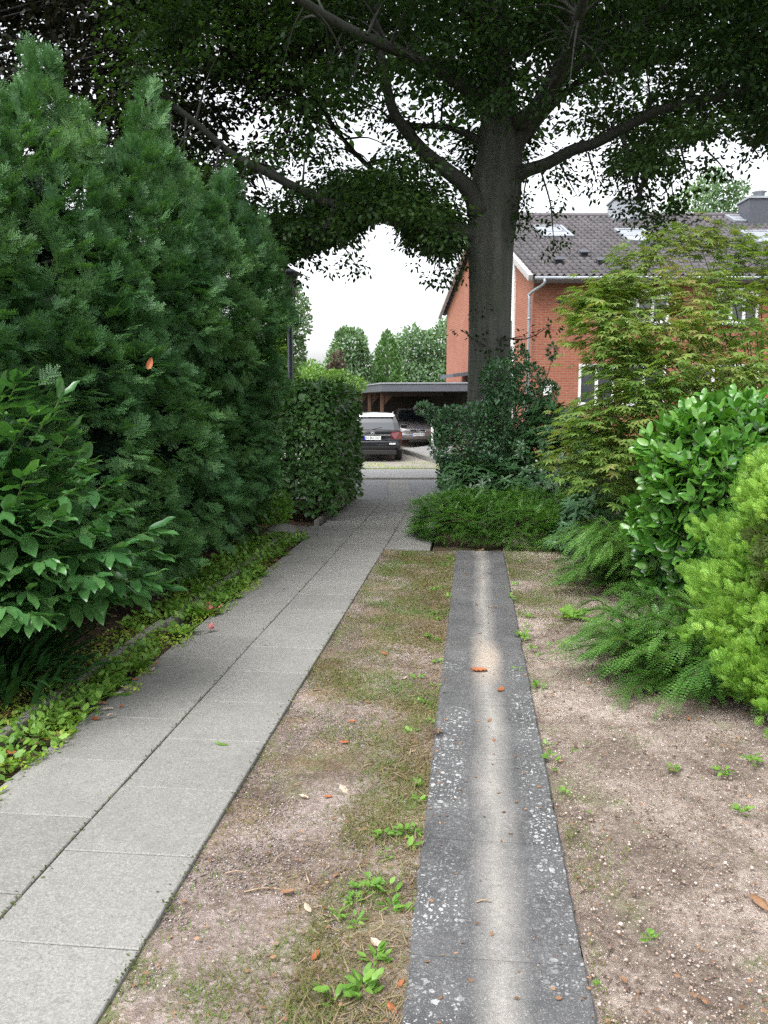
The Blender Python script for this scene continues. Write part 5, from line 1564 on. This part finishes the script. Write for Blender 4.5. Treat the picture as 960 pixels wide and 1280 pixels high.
# where foliage hangs, as seen over the garden: lower edge of the crown and its open windows of sky
edge_x = [-200, 150, 240, 300, 335, 350, 372, 400, 425, 442, 452, 470, 490, 515, 545, 562, 584, 590, 640, 648, 700, 735, 757, 790, 835, 870, 920, 960, 1150]
edge_y = [250, 250, 270, 305, 335, 335, 320, 310, 305, 300, 285, 278, 270, 305, 325, 320, 318, 215, 215, 225, 215, 190, 200, 222, 222, 200, 178, 180, 185]
holes = [(312, 155, 34, 22), (270, 190, 16, 14), (300, 120, 18, 12), (345, 215, 14, 10), (245, 95, 10, 12), (300, 235, 12, 8), (748, 240, 26, 12), (735, 205, 14, 8), (880, 185, 18, 10), (925, 170, 14, 9), (440, 168, 16, 12), (455, 190, 12, 9), (570, 130, 8, 12), (725, 168, 14, 8), (560, 185, 8, 12), (520, 125, 12, 10), (790, 120, 12, 9), (470, 60, 10, 10), (660, 80, 9, 8), (400, 60, 10, 8), (690, 168, 10, 8), (430, 145, 14, 9), (905, 145, 10, 8), (730, 225, 28, 26), (900, 200, 30, 16), (850, 185, 14, 9), (760, 185, 12, 8), (672, 205, 10, 10), (705, 245, 10, 12)]


def proj(p):
    x, y_ = p[0], p[1]; u, d = UD(x, y_); z = p[2] - H
    f = d * math.cos(PITCH) - z * math.sin(PITCH); up = d * math.sin(PITCH) + z * math.cos(PITCH)
    return 480 + F * u / f, 640 - F * up / f


limb_px = []
for (ptsx, (da, db), _r) in limbs[:7]:
    for i in range(len(ptsx) - 1):
        for f in (0, .33, .66): limb_px.append((ptsx[i][0] + (ptsx[i + 1][0] - ptsx[i][0]) * f, ptsx[i][1] + (ptsx[i + 1][1] - ptsx[i][1]) * f, da + (db - da) * (i + f) / (len(ptsx) - 1)))
limb_px = np.array(limb_px)


def open_air(c):
    """foliage is thin right below the bare limbs and comes in drifts"""
    px, py = proj(c); d = UD(c[0], c[1])[1]
    near = (np.abs(limb_px[:, 0] - px) < 26) & (np.abs(limb_px[:, 1] - py) < 22) & (limb_px[:, 2] > d - .3)
    if near.any() and random.random() < .62: return False
    if 560 < px < 672 and 130 < py < 330 and d < 12.6: return False
    return float(sn(c[None], 1.05)[0]) > -.17 - .5 * (py < 90)


def sprays(n, x0, x1, y0, dr, emax=0, keep=None, rad=(.3, .6)):
    """flat drooping beech sprays: centres plus leaves"""
    cs = []
    while len(cs) < n:
        r = random.uniform(*rad); d = random.uniform(*dr); rp_ = r * F / d
        px = random.uniform(x0, x1); lo = min(np.interp(px - rp_ * .5, edge_x, edge_y), np.interp(px, edge_x, edge_y), np.interp(px + rp_ * .5, edge_x, edge_y)) - rp_ * .3
        py = random.uniform(y0, lo) if random.random() < .75 else lo - abs(random.gauss(0, 30))
        if py < y0: continue
        if any(((px - a) / (rx + rp_ * .55)) ** 2 + ((py - b) / (ry + rp_ * .3)) ** 2 < 1 for a, b, rx, ry in holes): continue
        if 575 < px < 650 and py > 225: continue
        if keep and not keep(px, py, d): continue
        c = C(px, py, d)
        if not open_air(c): continue
        cs.append((c, r))
    return cs


cs = sprays(3400, 150, 1130, -60, (9.6, 15.5), rad=(.18, .46))
cs += sprays(260, 340, 460, 225, (10.8, 12.6), rad=(.12, .26)) + sprays(130, 510, 585, 260, (11.6, 13.5), rad=(.12, .24))
# drooping branchlets that hang below the crown
droops = [([(800, 175), (808, 225), (818, 270), (822, 302)], 11.0, 34), ([(775, 185), (785, 235), (795, 282)], 11.3, 26), ([(830, 185), (840, 235), (846, 280)], 10.8, 28), ([(760, 185), (768, 222), (778, 248)], 11.6, 16), ([(850, 180), (858, 215), (862, 240)], 10.6, 14), ([(815, 190), (800, 240), (808, 290)], 11.5, 22),
          ([(675, 210), (688, 255), (692, 296), (698, 316)], 11.4, 20), ([(660, 212), (655, 250), (665, 285)], 11.8, 14), ([(700, 205), (712, 228), (722, 246)], 11.2, 9), ([(650, 225), (648, 262), (652, 300)], 11.9, 10), ([(735, 190), (742, 215), (748, 232)], 11.4, 8),
          ([(420, 290), (436, 318), (452, 340)], 11.0, 16), ([(370, 300), (384, 322), (402, 335)], 11.2, 12), ([(340, 310), (348, 338), (372, 356)], 11.4, 12), ([(540, 300), (544, 330), (536, 352)], 12.0, 14), ([(565, 300), (574, 325), (566, 342)], 12.0, 10), ([(500, 280), (514, 300), (520, 318)], 12.0, 10), ([(880, 185), (900, 205), (905, 215)], 10.6, 8), ([(930, 170), (945, 190), (950, 198)], 10.4, 8)]
# short leafy twigs low on the trunk
low = [(600, 415, 11.9), (575, 412, 11.95), (622, 425, 11.9), (655, 418, 11.8), (675, 405, 11.75), (640, 430, 11.85), (612, 440, 11.9), (690, 408, 11.7), (602, 385, 11.95)]
cs_low = [(C(*q), .16) for q in low]
P, A, Nn, S = [], [], [], []
tw = MB()
holes_a = np.array(holes, float)


def emit(c, r, nl, sz, fx=1.0):
    a = rng.uniform(0, 2 * PI, nl); q = r * np.sqrt(rng.random(nl))
    tilt = rnd_dir(1)[0] * .3; nrm = unit(np.array((0, 0, 1.0)) + tilt * np.array((1, 1, .2)))
    t1 = unit(np.cross(nrm, np.array((.3, .9, .1)))); t2 = np.cross(nrm, t1)
    off = (np.cos(a) * q)[:, None] * t1 * 1.15 + (np.sin(a) * q)[:, None] * t2 * .75 + rng.normal(0, .05, nl)[:, None] * nrm - (q ** 2 / r * .22)[:, None] * np.array((0, 0, 1.0))
    P.append(c + off); A.append(unit(unit(off) + np.array((0, 0, -.35)) + rnd_dir(nl) * .45)); Nn.append(unit(nrm + rnd_dir(nl) * .55)); S.append(rng.uniform(sz[0], sz[1], nl))


for i, (c, r) in enumerate(cs):
    emit(c, r, int(22 + 82 * r), (.052, .088))
    if i % 2 == 0:
        dd = np.linalg.norm(skel - c, axis=1); j = int(np.argmin(dd + rng.uniform(0, .55, len(dd))))
        if dd[j] < .85:
            s = skel[j]; mid = s * .5 + c * .5 + np.array((0, 0, .12 * dd[j])); lm.tube(spline([s, mid, c], 3), [.022, .019, .015, .011, .009, .007, .004][:7], 4, False)
for pts_, d0, nk in droops:
    q = spline([C(px, py, d0 + .12 * k) for k, (px, py) in enumerate(pts_)], 8); lm.tube(q, list(np.linspace(.014, .003, len(q))), 4, False)
    for k in range(nk):
        f = random.random() ** .8; c = q[int(f * (len(q) - 1))]
        emit(c + rng.normal(0, .1, 3) * np.array((1.2, 1.6, .6)), random.uniform(.08, .17) * (1.2 - .5 * f), random.randint(9, 17), (.05, .08))
for c, r in cs_low:
    emit(c, r, 16, (.05, .08))
for k in range(3): lm.tube(spline([C(612, 436 - k * 8, 12.1), C(612 + (-18, 22, 45)[k], 424, 11.92), C((575, 655, 690)[k], (412, 420, 405)[k], 11.85)], 3), [.015, .013, .011, .009, .008, .006, .004], 5)
# unseen upper crown, coarser; added to keep sky light off the crown below
for i in range(1700):
    a = random.uniform(0, 2 * PI); rr = 7.2 * math.sqrt(random.random()); z = random.uniform(7.4, 13.0); rr *= math.sqrt(max(.15, 1 - ((z - 8) / 5.6) ** 2))
    c = np.array((tb_[0] + rr * math.cos(a), tb_[1] + rr * math.sin(a), z)); emit(c, .7, 20, (.16, .24))
leaf_cloud('crown', T_LEAF, np.concatenate(P), np.concatenate(A), np.concatenate(Nn), np.concatenate(S), M['beech_leaf'], beech)
for pts_ in ([cx(628, -150), cx(640, -260), cx(650, -360)],): lm.tube(spline(pts_, 4), [.14, .13, .12, .11, .1, .09, .08, .06, .05], 8)
lm.build('limbs', M['limb_bark'], beech, True)

# ================================================================== COPPER BEECH behind the yew
cb = thing('copper_beech', 'dark bronze leaved tree rising behind the pointed tops of the yew hedge', 'tree', W(-8.2, 12.5, 0))
q0 = W(-8.2, 12.5, -.1)
mb = MB(); mb.tube(spline([q0, q0 + Z3 * 2, q0 + np.array((.1, 0, 4.5)), q0 + np.array((.3, .2, 8))], 5), list(np.interp(range(16), [0, 15], [.36, .16])), 14); mb.build('trunk', M['beech_bark'], cb, True)
P, A, Nn, S = [], [], [], []
mb = MB(); n = 0
def cop_ok(px, py): return py < np.interp(px, [-300, 180, 300, 420, 470], [330, 300, 250, 120, 20])
cc2 = []
while len(cc2) < 1250:
    px = random.uniform(-260, 430); py = random.uniform(-120, 310); d = random.uniform(11, 15)
    if not cop_ok(px, py): continue
    if any(((px - a) / rx) ** 2 + ((py - b) / ry) ** 2 < 1 for a, b, rx, ry in holes[:6]): continue
    cc2.append(C(px, py, d))
for i, c in enumerate(cc2):
    emit(c, random.uniform(.35, .65), 48, (.07, .115))
    if i % 14 == 0:
        s = q0 + np.array((.15, .05, min(7.5, max(2.5, c[2] - 1.2)))); v = c - s
        mb.tube(spline([s, s + v * .5 + np.array((0, 0, .35)), c], 4), [.045, .04, .036, .03, .024, .018, .012, .008, .004], 5, False)
for i in range(260):
    a = random.uniform(0, 2 * PI); rr = 4.0 * math.sqrt(random.random()); c = q0 + np.array((rr * math.cos(a), rr * math.sin(a), random.uniform(7.5, 11))); emit(c, .7, 20, (.16, .22))
leaf_cloud('crown', T_LEAF, np.concatenate(P), np.concatenate(A), np.concatenate(Nn), np.concatenate(S), M['copper_leaf'], cb)
mb.build('limbs', M['limb_bark'], cb, True)


# ================================================================== TREES ACROSS THE STREET
def far_tree(name, label, cat, base, blobs, mat, n, leaf, up=.2, T=T_LEAF, jit=.3, group=None, trunk_r=.18, lump=.22, lf=.9, vertical=False):
    root = thing(name, label, cat, base, 0, group)
    p, nn = blob_shell(blobs, n, jit, base[2] + .3, lump, lf, .7); k = len(p)
    ax = unit(nn * .6 + np.array((0, 0, 1.2 if vertical else up)) + rnd_dir(k) * .7)
    leaf_cloud('crown', T, p, ax, unit(nn * .6 + np.array((0, 0, .5)) + rnd_dir(k) * .6), rng.uniform(leaf[0], leaf[1], k), mat, root)
    mb = MB(); b = np.array(base, float); top = max(q[2] for q in blobs); cxy = np.mean([[q[0], q[1]] for q in blobs], axis=0)
    mb.tube([b - Z3 * .1, b + Z3 * (top - b[2]) * .4, np.array((cxy[0], cxy[1], top))], [trunk_r, trunk_r * .7, trunk_r * .2], 8)
    for q in blobs: mb.tube([b + Z3 * (q[2] - b[2]) * .5, np.array(q[:3])], [trunk_r * .4, trunk_r * .1], 5)
    mb.build('trunk', M['limb_bark'], root, True)
    return root


def at(px, d): q = C(px, 500, d); u, dd = UD(q[0], q[1]); return W(u, dd, GZ)


def fb(px, py, d, rpx, rpy): c = C(px, py, d); s = d / F; return (c[0], c[1], c[2], rpx * s, rpx * s, rpy * s)


far_tree('broadleaf_tree', 'rounded blue green tree standing just beyond the carport roof', 'tree', at(436, 46), [fb(436, 440, 46, 22, 30), fb(425, 455, 46, 20, 26), fb(450, 455, 46, 18, 26), fb(432, 422, 46, 12, 14), fb(447, 430, 46, 12, 16), fb(436, 480, 46, 30, 20)], M['far_leaf'], 5200, (.14, .26))
far_tree('conifer', 'narrow pointed green conifer between the far rounded trees', 'tree', at(484, 48), [fb(484, 470, 48, 19, 26), fb(484, 445, 48, 14, 22), fb(484, 428, 48, 7, 14), fb(485, 490, 48, 22, 20)], M['far_conifer'], 4200, (.12, .22), .8, jit=.15, lump=.12, vertical=True)
far_tree('broadleaf_tree', 'wide light green tree touching the brick gable across the street', 'tree', at(528, 52), [fb(520, 435, 52, 26, 28), fb(545, 440, 52, 28, 32), fb(515, 460, 52, 26, 28), fb(535, 470, 52, 40, 28), fb(502, 450, 52, 14, 24), fb(560, 420, 52, 16, 20)], M['far_leaf'], 7500, (.15, .28))
far_tree('broadleaf_tree', 'tall dark tree behind the street lamp post', 'tree', at(350, 34), [fb(360, 380, 34, 22, 24), fb(374, 405, 34, 15, 24), fb(350, 420, 34, 26, 40), fb(368, 440, 34, 14, 20), fb(340, 370, 34, 26, 34), fb(325, 430, 34, 30, 60)], M['far_leaf'], 6500, (.11, .2))
far_tree('bright_shrub', 'tall yellow green shrub behind the clipped hedge near the lamp post', 'shrub', at(342, 20), [fb(345, 450, 20, 20, 34), fb(335, 470, 20, 24, 30), fb(352, 420, 20, 9, 20), fb(360, 475, 20, 16, 18)], M['far_light'], 3200, (.08, .15), trunk_r=.05)
far_tree('bright_shrub', 'low bright green shrub showing over the clipped hedge by the carport', 'shrub', at(418, 30), [fb(388, 478, 30, 20, 16), fb(412, 476, 30, 22, 14), fb(436, 482, 30, 20, 12), fb(428, 470, 30, 10, 8), fb(400, 492, 30, 40, 14)], M['far_light'], 4200, (.08, .15), trunk_r=.05)
far_tree('reddish_shrub', 'dull reddish shrub before the rounded blue green tree', 'shrub', at(420, 40), [fb(422, 455, 40, 9, 16), fb(414, 470, 40, 10, 14)], M['red_shrub'], 900, (.1, .18), trunk_r=.06)
far_tree('birch_tree', 'thin crowned tree showing above the tiled house roof', 'tree', at(880, 44), [fb(890, 235, 44, 26, 18), fb(915, 245, 44, 20, 12), fb(870, 255, 44, 34, 22), fb(925, 232, 44, 12, 8), fb(850, 268, 44, 30, 18), fb(905, 262, 44, 22, 12), fb(893, 218, 44, 10, 8)], M['far_leaf'], 2600, (.14, .24), jit=.4)
far_tree('broadleaf_tree', 'broad green tree far down the street beyond the lamp post', 'tree', at(385, 62), [fb(385, 470, 62, 26, 18), fb(405, 478, 62, 20, 14), fb(365, 470, 62, 24, 22)], M['far_light'], 2600, (.2, .36))
far_tree('garden_hedge', 'long clipped hedge at the back of the far gardens', 'hedge', W(-6, 58, GZ), [(*W(x, 58, 1.0)[:2], .9, 2.4, 1.0, 2.6 + .5 * math.sin(x)) for x in range(-26, 6, 3)], M['far_leaf'], 6000, (.2, .36), trunk_r=.06)
# ================================================================== TURF, CHIPS AND LITTER
def dens(x, y_, f=2.2, o=0.0): return sn(np.stack([x + o, y_ + o * 2, 0 * x], 1), f)


def verge(n):
    x = rng.uniform(-.95, -.17, n * 4); yv = 1.7 + 7.2 * rng.random(n * 4) ** 1.25
    dn = dens(x, yv, 2.4) + 1.1 * (x + .55) + .35 * (yv > 6) + .1 - .55 * ((yv < 3.6) & (x < -.48))
    ok = rng.random(len(x)) < np.clip(.32 + .9 * dn, .06, 1)
    return x[ok][:n], yv[ok][:n]


def soilgrass(n):
    x = .36 + 1.0 * rng.random(n * 8) ** 1.4; yv = rng.uniform(1.8, 9.2, n * 8)
    dn = dens(x, yv, 3.1, 4.0) + 1.1 * ((yv > 6.2) & (x < .95)) - .2
    ok = rng.random(len(x)) < np.clip(dn, .02, 1)
    return x[ok][:n], yv[ok][:n]


g = stuff_leaves('verge_grass', T_BLADE, 62000, verge, (.014, .04), M['grass'], .55, (-.004, .006), 'short mossy grass, partly dry, between the path and the concrete track', 'grass', .4)
g = stuff_leaves('soil_grass', T_BLADE, 17000, soilgrass, (.012, .035), M['grass'], .6, (-.004, .004), 'sparse grass tufts on the sandy soil', 'grass', .4)


def straw_xy(n):
    x = -.17 - np.abs(rng.normal(0, .16, n * 2)); yv = 1.75 + 7.0 * rng.random(n * 2) ** 1.3; ok = (x > -.94) & (dens(x, yv, 2.0, 3.0) > -.5); return x[ok][:n], yv[ok][:n]


stuff_leaves('dry_straw', T_BLADE, 7500, straw_xy, (.02, .055), M['straw'], .08, (.002, .012), 'flattened straw and dry moss along the verge side of the concrete track', 'straw', .4)
stuff_leaves('leaf_crumbs', T_LEAF, 1300, lambda n: (rng.uniform(-.94, 1.3, n), 1.8 + 7 * rng.random(n) ** 1.4), (.008, .022), M['dry'], .1, (.012, .026), 'brown leaf crumbs scattered over the bare ground', 'leaf litter', .5)


def joint_xy(n):
    k = rng.choice(3, size=n, p=(.3, .4, .3)); x = np.select([k == 0, k == 1, k == 2], [-1.45 + rng.normal(0, .006, n), -.955 + rng.normal(0, .016, n), -1.93 + np.abs(rng.normal(0, .035, n))]); yv = 1.7 + 11 * rng.random(n) ** 1.5
    ok = dens(x * 3, yv, 2.6, 1.0) > -.15
    return x[ok], yv[ok]


def drive_xy(n):
    u = rng.uniform(-4, 4, n * 2); d = 22.45 + 3.2 * rng.random(n * 2) ** 1.7; ok = dens(u, d, 1.5, 7.0) > -.1; u, d = u[ok][:n], d[ok][:n]; return u * CY - d * SY, u * SY + d * CY


stuff_leaves('joint_moss', T_LEAF, 2600, joint_xy, (.006, .016), M['joint_moss'], .5, (.014, .022), 'moss and crumbs along the joints and edges of the paving', 'moss', .5)
o_ = stuff_leaves('drive_grass', T_BLADE, 3200, drive_xy, (.05, .12), M['moss_cover'], .6, (-.25, -.23), 'yellow green grass at the front of the drive across the street', 'grass', .4)


def chips(name, n, xf, mat, label, size=(.003, .008)):
    x, yv = xf(n); k = len(x)
    T = ([(1, 0, 0), (-.8, .3, 0), (.1, -.8, .1), (.2, .8, -.1), (0, .1, .55), (.1, 0, -.5)], [(0, 3, 4), (3, 1, 4), (1, 2, 4), (2, 0, 4), (3, 0, 5), (1, 3, 5), (2, 1, 5), (0, 2, 5)])
    p = np.stack([x, yv, np.full(k, .004)], 1)
    a = rnd_dir(k); a[:, 2] *= .25
    o = leaf_cloud(name, T, p, unit(a), unit(np.array((0, 0, 1.0)) + rnd_dir(k) * .3), rng.uniform(size[0], size[1], k) * rng.uniform(.6, 1.3, k), mat)
    o['kind'] = 'stuff'; o['label'] = label; o['category'] = 'gravel'
    return o


def chip_mat(name, stops):
    m, nt, out = newmat(name); g_ = N(nt, 'ShaderNodeNewGeometry')
    p = N(nt, 'ShaderNodeBsdfPrincipled'); L(nt, ramp(nt, g_.outputs['Random Per Island'], stops), p.inputs['Base Color']); p.inputs['Roughness'].default_value = .8
    L(nt, p.outputs[0], out.inputs[0]); return m


M['chips'] = chip_mat('stone chips', [(0, (.07, .045, .035)), (.45, (.2, .14, .105)), (.8, (.31, .24, .195)), (1, (.5, .43, .39))])
M['greychips'] = chip_mat('grey chips', [(0, (.06, .05, .045)), (.45, (.15, .12, .11)), (.8, (.26, .215, .2)), (1, (.48, .42, .4))])


def soil_xy(n):
    yv = 1.75 + 6.5 * rng.random(n * 2) ** 1.9; x = rng.uniform(.35, 1.6, n * 2); ok = (dens(x, yv, 1.6, 2.0) > -.5); return x[ok][:n], yv[ok][:n]


def verge_xy(n):
    yv = 1.75 + 6.0 * rng.random(n * 2) ** 1.9; x = rng.uniform(-.95, -.17, n * 2); ok = (dens(x, yv, 2.4) + 1.1 * (x + .55) < .25); return x[ok][:n], yv[ok][:n]


chips('soil_chips', 34000, soil_xy, M['chips'], 'fine reddish stone chips on the sandy soil', (.002, .0055))
chips('soil_pebbles', 2600, soil_xy, M['chips'], 'scattered larger pebbles on the sandy soil', (.005, .011))
chips('verge_chips', 22000, verge_xy, M['greychips'], 'fine grey stone chips on the mossy verge', (.002, .0055))


def leaf_proto(seed):
    r = np.random.default_rng(seed); nx, ny = 6, 9; V = []; Fs = []
    for j in range(ny):
        v = j / (ny - 1); w = .62 * max(.012, (v + .02) ** .7 * (1 - v) ** .85)
        for i in range(nx):
            u = i / (nx - 1) * 2 - 1
            z = (.3 * abs(u) ** 1.2 * (.4 + .6 * math.sin(PI * v)) * r.uniform(.75, 1.25)) * (1 if seed % 2 else -.7) + .2 * math.sin(3.4 * v + seed) + .035 * r.normal() + .16
            V.append((u * w, v - .5, max(.004, z * .5)))
    for j in range(ny - 1):
        for i in range(nx - 1): Fs.append((j * nx + i, j * nx + i + 1, (j + 1) * nx + i + 1, (j + 1) * nx + i))
    me = bpy.data.meshes.new('fallen_leaf'); me.from_pydata(V, [], Fs); me.update(); me.polygons.foreach_set('use_smooth', np.ones(len(Fs), bool)); return me


protos = {}


def leaf_mesh(seed, mat):
    if (seed, mat) not in protos:
        me = leaf_proto(seed); me.materials.append(M[mat]); protos[(seed, mat)] = me
    return protos[(seed, mat)]


def drop(px, py, size, mat, label, group=None, z=.006, xy=None):
    q = Gd(px, py) if xy is None else np.array((xy[0], xy[1], 0.0))
    o = bpy.data.objects.new('fallen_leaf', leaf_mesh(random.randrange(5), mat)); COL.objects.link(o)
    o.location = (float(q[0]), float(q[1]), z); o.scale = (size,) * 3; o.rotation_euler = (random.uniform(-.15, .15), random.uniform(-.15, .15), random.uniform(0, 6.28))
    return tag(o, label, 'leaf', group)


drop(598, 843, .1, 'orange_dry', 'orange fallen leaf on the pale sandy patch of the concrete track', None, .021)
drop(626, 866, .085, 'orange_dry', 'orange fallen leaf on the concrete track nearest its lichen spotted part', None, .021)
drop(277, 936, .075, 'weed', 'pale green fallen leaf lying alone on the paving slabs', None, .024)
drop(547, 922, .1, 'dry', 'curled brown leaf on the verge against the edge of the concrete track', None, .02)
drop(600, 690, .1, 'dry', 'brown fallen leaf at the shrub end of the concrete track', None, .021)
drop(950, 1132, .09, 'dry', 'brown curled leaf alone on the bare sandy soil near the camera', None, .008)
drop(430, 990, .07, 'pale_dry', 'bleached pale leaf lying on bare grey verge soil', None, .01)
for px, py in ((135, 893), (128, 886), (150, 872), (152, 890), (158, 868), (190, 843), (90, 921), (30, 935), (15, 948), (140, 903), (120, 905), (195, 838), (60, 930), (170, 855), (100, 897)):
    drop(px, py, random.uniform(.04, .07), random.choice(('dry', 'dry', 'orange_dry', 'pale_dry')), 'dry brown leaf lying in the weeds along the paving edge', 'dry leaves along the paving edge', .03)
for px, py in ((385, 1140), (395, 1200), (490, 1265), (420, 1098), (460, 880), (395, 865), (505, 850), (440, 905), (430, 930), (480, 820), (500, 960), (380, 1000), (520, 930), (470, 760), (455, 735), (410, 1000), (500, 1235), (360, 1120), (530, 740), (500, 715), (470, 1185), (540, 1000)):
    drop(px, py, random.uniform(.03, .06), random.choice(('dry', 'dry', 'pale_dry', 'orange_dry')), 'small dry leaf scattered on the mossy verge between path and concrete track', 'dry leaves on the mossy verge', .012)
for px, py in ((735, 857), (690, 870), (880, 1255), (760, 745), (800, 810), (860, 900), (930, 895), (905, 935), (720, 725), (690, 800), (840, 965), (885, 880), (780, 1230)):
    drop(px, py, random.uniform(.03, .055), random.choice(('dry', 'dry', 'orange_dry')), 'small dry leaf scattered on the sandy soil beside the concrete track', 'dry leaves on the sandy soil', .01)
for px, py in ((404, 705), (330, 810), (355, 740), (105, 790), (250, 880), (440, 660), (420, 642), (500, 652), (415, 690), (436, 682)):
    drop(px, py, random.uniform(.025, .045), random.choice(('dry', 'pale_dry')), 'tiny leaf scrap lying on the paving slabs', 'leaf scraps on the paving', .023)
for px, py in ((585, 735), (610, 770), (596, 760), (582, 722), (600, 795), (612, 905), (617, 930)):
    drop(px, py, random.uniform(.025, .04), 'dry', 'tiny dark leaf scrap on the concrete track', 'leaf scraps on the concrete track', .021)


def twig(px, py, l, ang, label, z, group=None):
    q = Gd(px, py); mb = MB(); d_ = np.array((math.cos(ang), math.sin(ang), 0)); n_ = np.array((-d_[1], d_[0], 0))
    mb.tube(spline([-d_ * l / 2, n_ * l * .06 + Z3 * .006, d_ * l / 2], 3), [.0028, .003, .003, .0026, .0024, .002, .0014], 5)
    o = mb.build('twig', M['dry'] if False else M['twigpale'], None, True); o.location = (float(q[0]), float(q[1]), z); return tag(o, label, 'twig', group)


M['twigpale'] = simple('dry twig', (.3, .22, .15), .85, 0, .3, 30)
twig(330, 1117, .13, .2, 'pale dry twig lying on the verge, longest of the scattered twigs', .01)
for px, py, l, a in ((385, 1100, .07, 1.9), (296, 1095, .08, .1), (420, 1150, .06, 2.2), (460, 960, .06, .7), (365, 880, .1, .3), (350, 1075, .07, 1.2)):
    twig(px, py, l, a, 'short dry twig lying on the mossy verge', .01, 'twigs on the verge')
twig(605, 1135, .05, .1, 'short pale twig lying across the pale worn middle of the concrete track', .021)
for px, py, l, a in ((618, 762, .12, .3), (600, 725, .1, 2.6), (585, 705, .08, .8)):
    twig(px, py, l, a, 'thin twig lying on the far part of the concrete track', .021, 'twigs on the far track')

# small weeds, each rooted on its own
for px, py, s, n in ((460, 1115, .075, 14), (452, 1245, .085, 18), (470, 1205, .07, 12), (480, 1048, .06, 14), (505, 1045, .06, 12), (440, 1130, .05, 10), (425, 1150, .05, 10), (420, 1255, .09, 8), (445, 1160, .05, 9), (490, 1140, .06, 8), (545, 830, .06, 10), (540, 800, .07, 10), (480, 1075, .05, 8), (520, 1045, .05, 7)):
    q = Gd(px, py); q[2] = .002
    rosette('small_weed', 'small fresh green weed growing in the verge beside the concrete track', 'weed', q, n + 6, (s * .3, s * .62), T_DOCK, M['weed'], (.25, 1.2), 'weeds in the mossy verge', s * .5, s * .45)
for k in range(26):
    px, py = (random.uniform(-.34, -.18), random.uniform(2.2, 8.6)); s_ = random.uniform(.025, .05)
    rosette('small_weed', 'small fresh green weed growing in the verge beside the concrete track', 'weed', (px, py, .002), random.randint(5, 11), (s_ * .5, s_), T_LEAF, M['weed'], (.25, 1.2), 'weeds in the mossy verge', s_ * .5, s_ * .6)
for k in range(16):
    px, py = (.36 + abs(random.gauss(0, .12)), random.uniform(2.4, 8.8)); s_ = random.uniform(.02, .045)
    rosette('small_weed', 'small fresh green weed growing in the sandy soil beside the concrete track', 'weed', (px, py, .002), random.randint(5, 10), (s_ * .5, s_), T_LEAF, M['weed'], (.25, 1.2), 'weeds in the sandy soil', s_ * .5, s_ * .6)
q = Gd(716, 775); q[2] = .002
rosette('dandelion', 'leafy dandelion rosette on the sandy soil near the arching shrub', 'weed', q, 22, (.1, .19), T_DAND, M['weed'], (.25, .9), None, .02, .03)
for px, py, s, n in ((672, 860, .07, 9), (640, 750, .07, 10), (655, 800, .09, 14), (632, 738, .06, 9), (705, 808, .07, 12), (693, 965, .04, 6), (840, 965, .05, 7), (935, 955, .08, 10), (905, 970, .07, 10), (925, 1018, .06, 9), (812, 1175, .05, 8), (645, 840, .05, 7), (750, 1235, .04, 4), (770, 790, .08, 12), (662, 812, .06, 10), (680, 690, .06, 8)):
    q = Gd(px, py); q[2] = .002
    rosette('small_weed', 'small fresh green weed growing in the sandy soil beside the concrete track', 'weed', q, n + 6, (s * .3, s * .62), T_DOCK if s > .05 else T_LEAF, M['weed'], (.25, 1.0), 'weeds in the sandy soil', s * .4, s * .45)
# orange dead leaf caught in the yew
o = drop(0, 0, .09, 'orange_dry', 'single orange dead leaf caught in the face of the yew hedge', None, 0, (0, 0))
c_ = C(187, 455, 5.55); o.location = [float(v) for v in c_]; o.rotation_euler = (1.2, .3, .4)
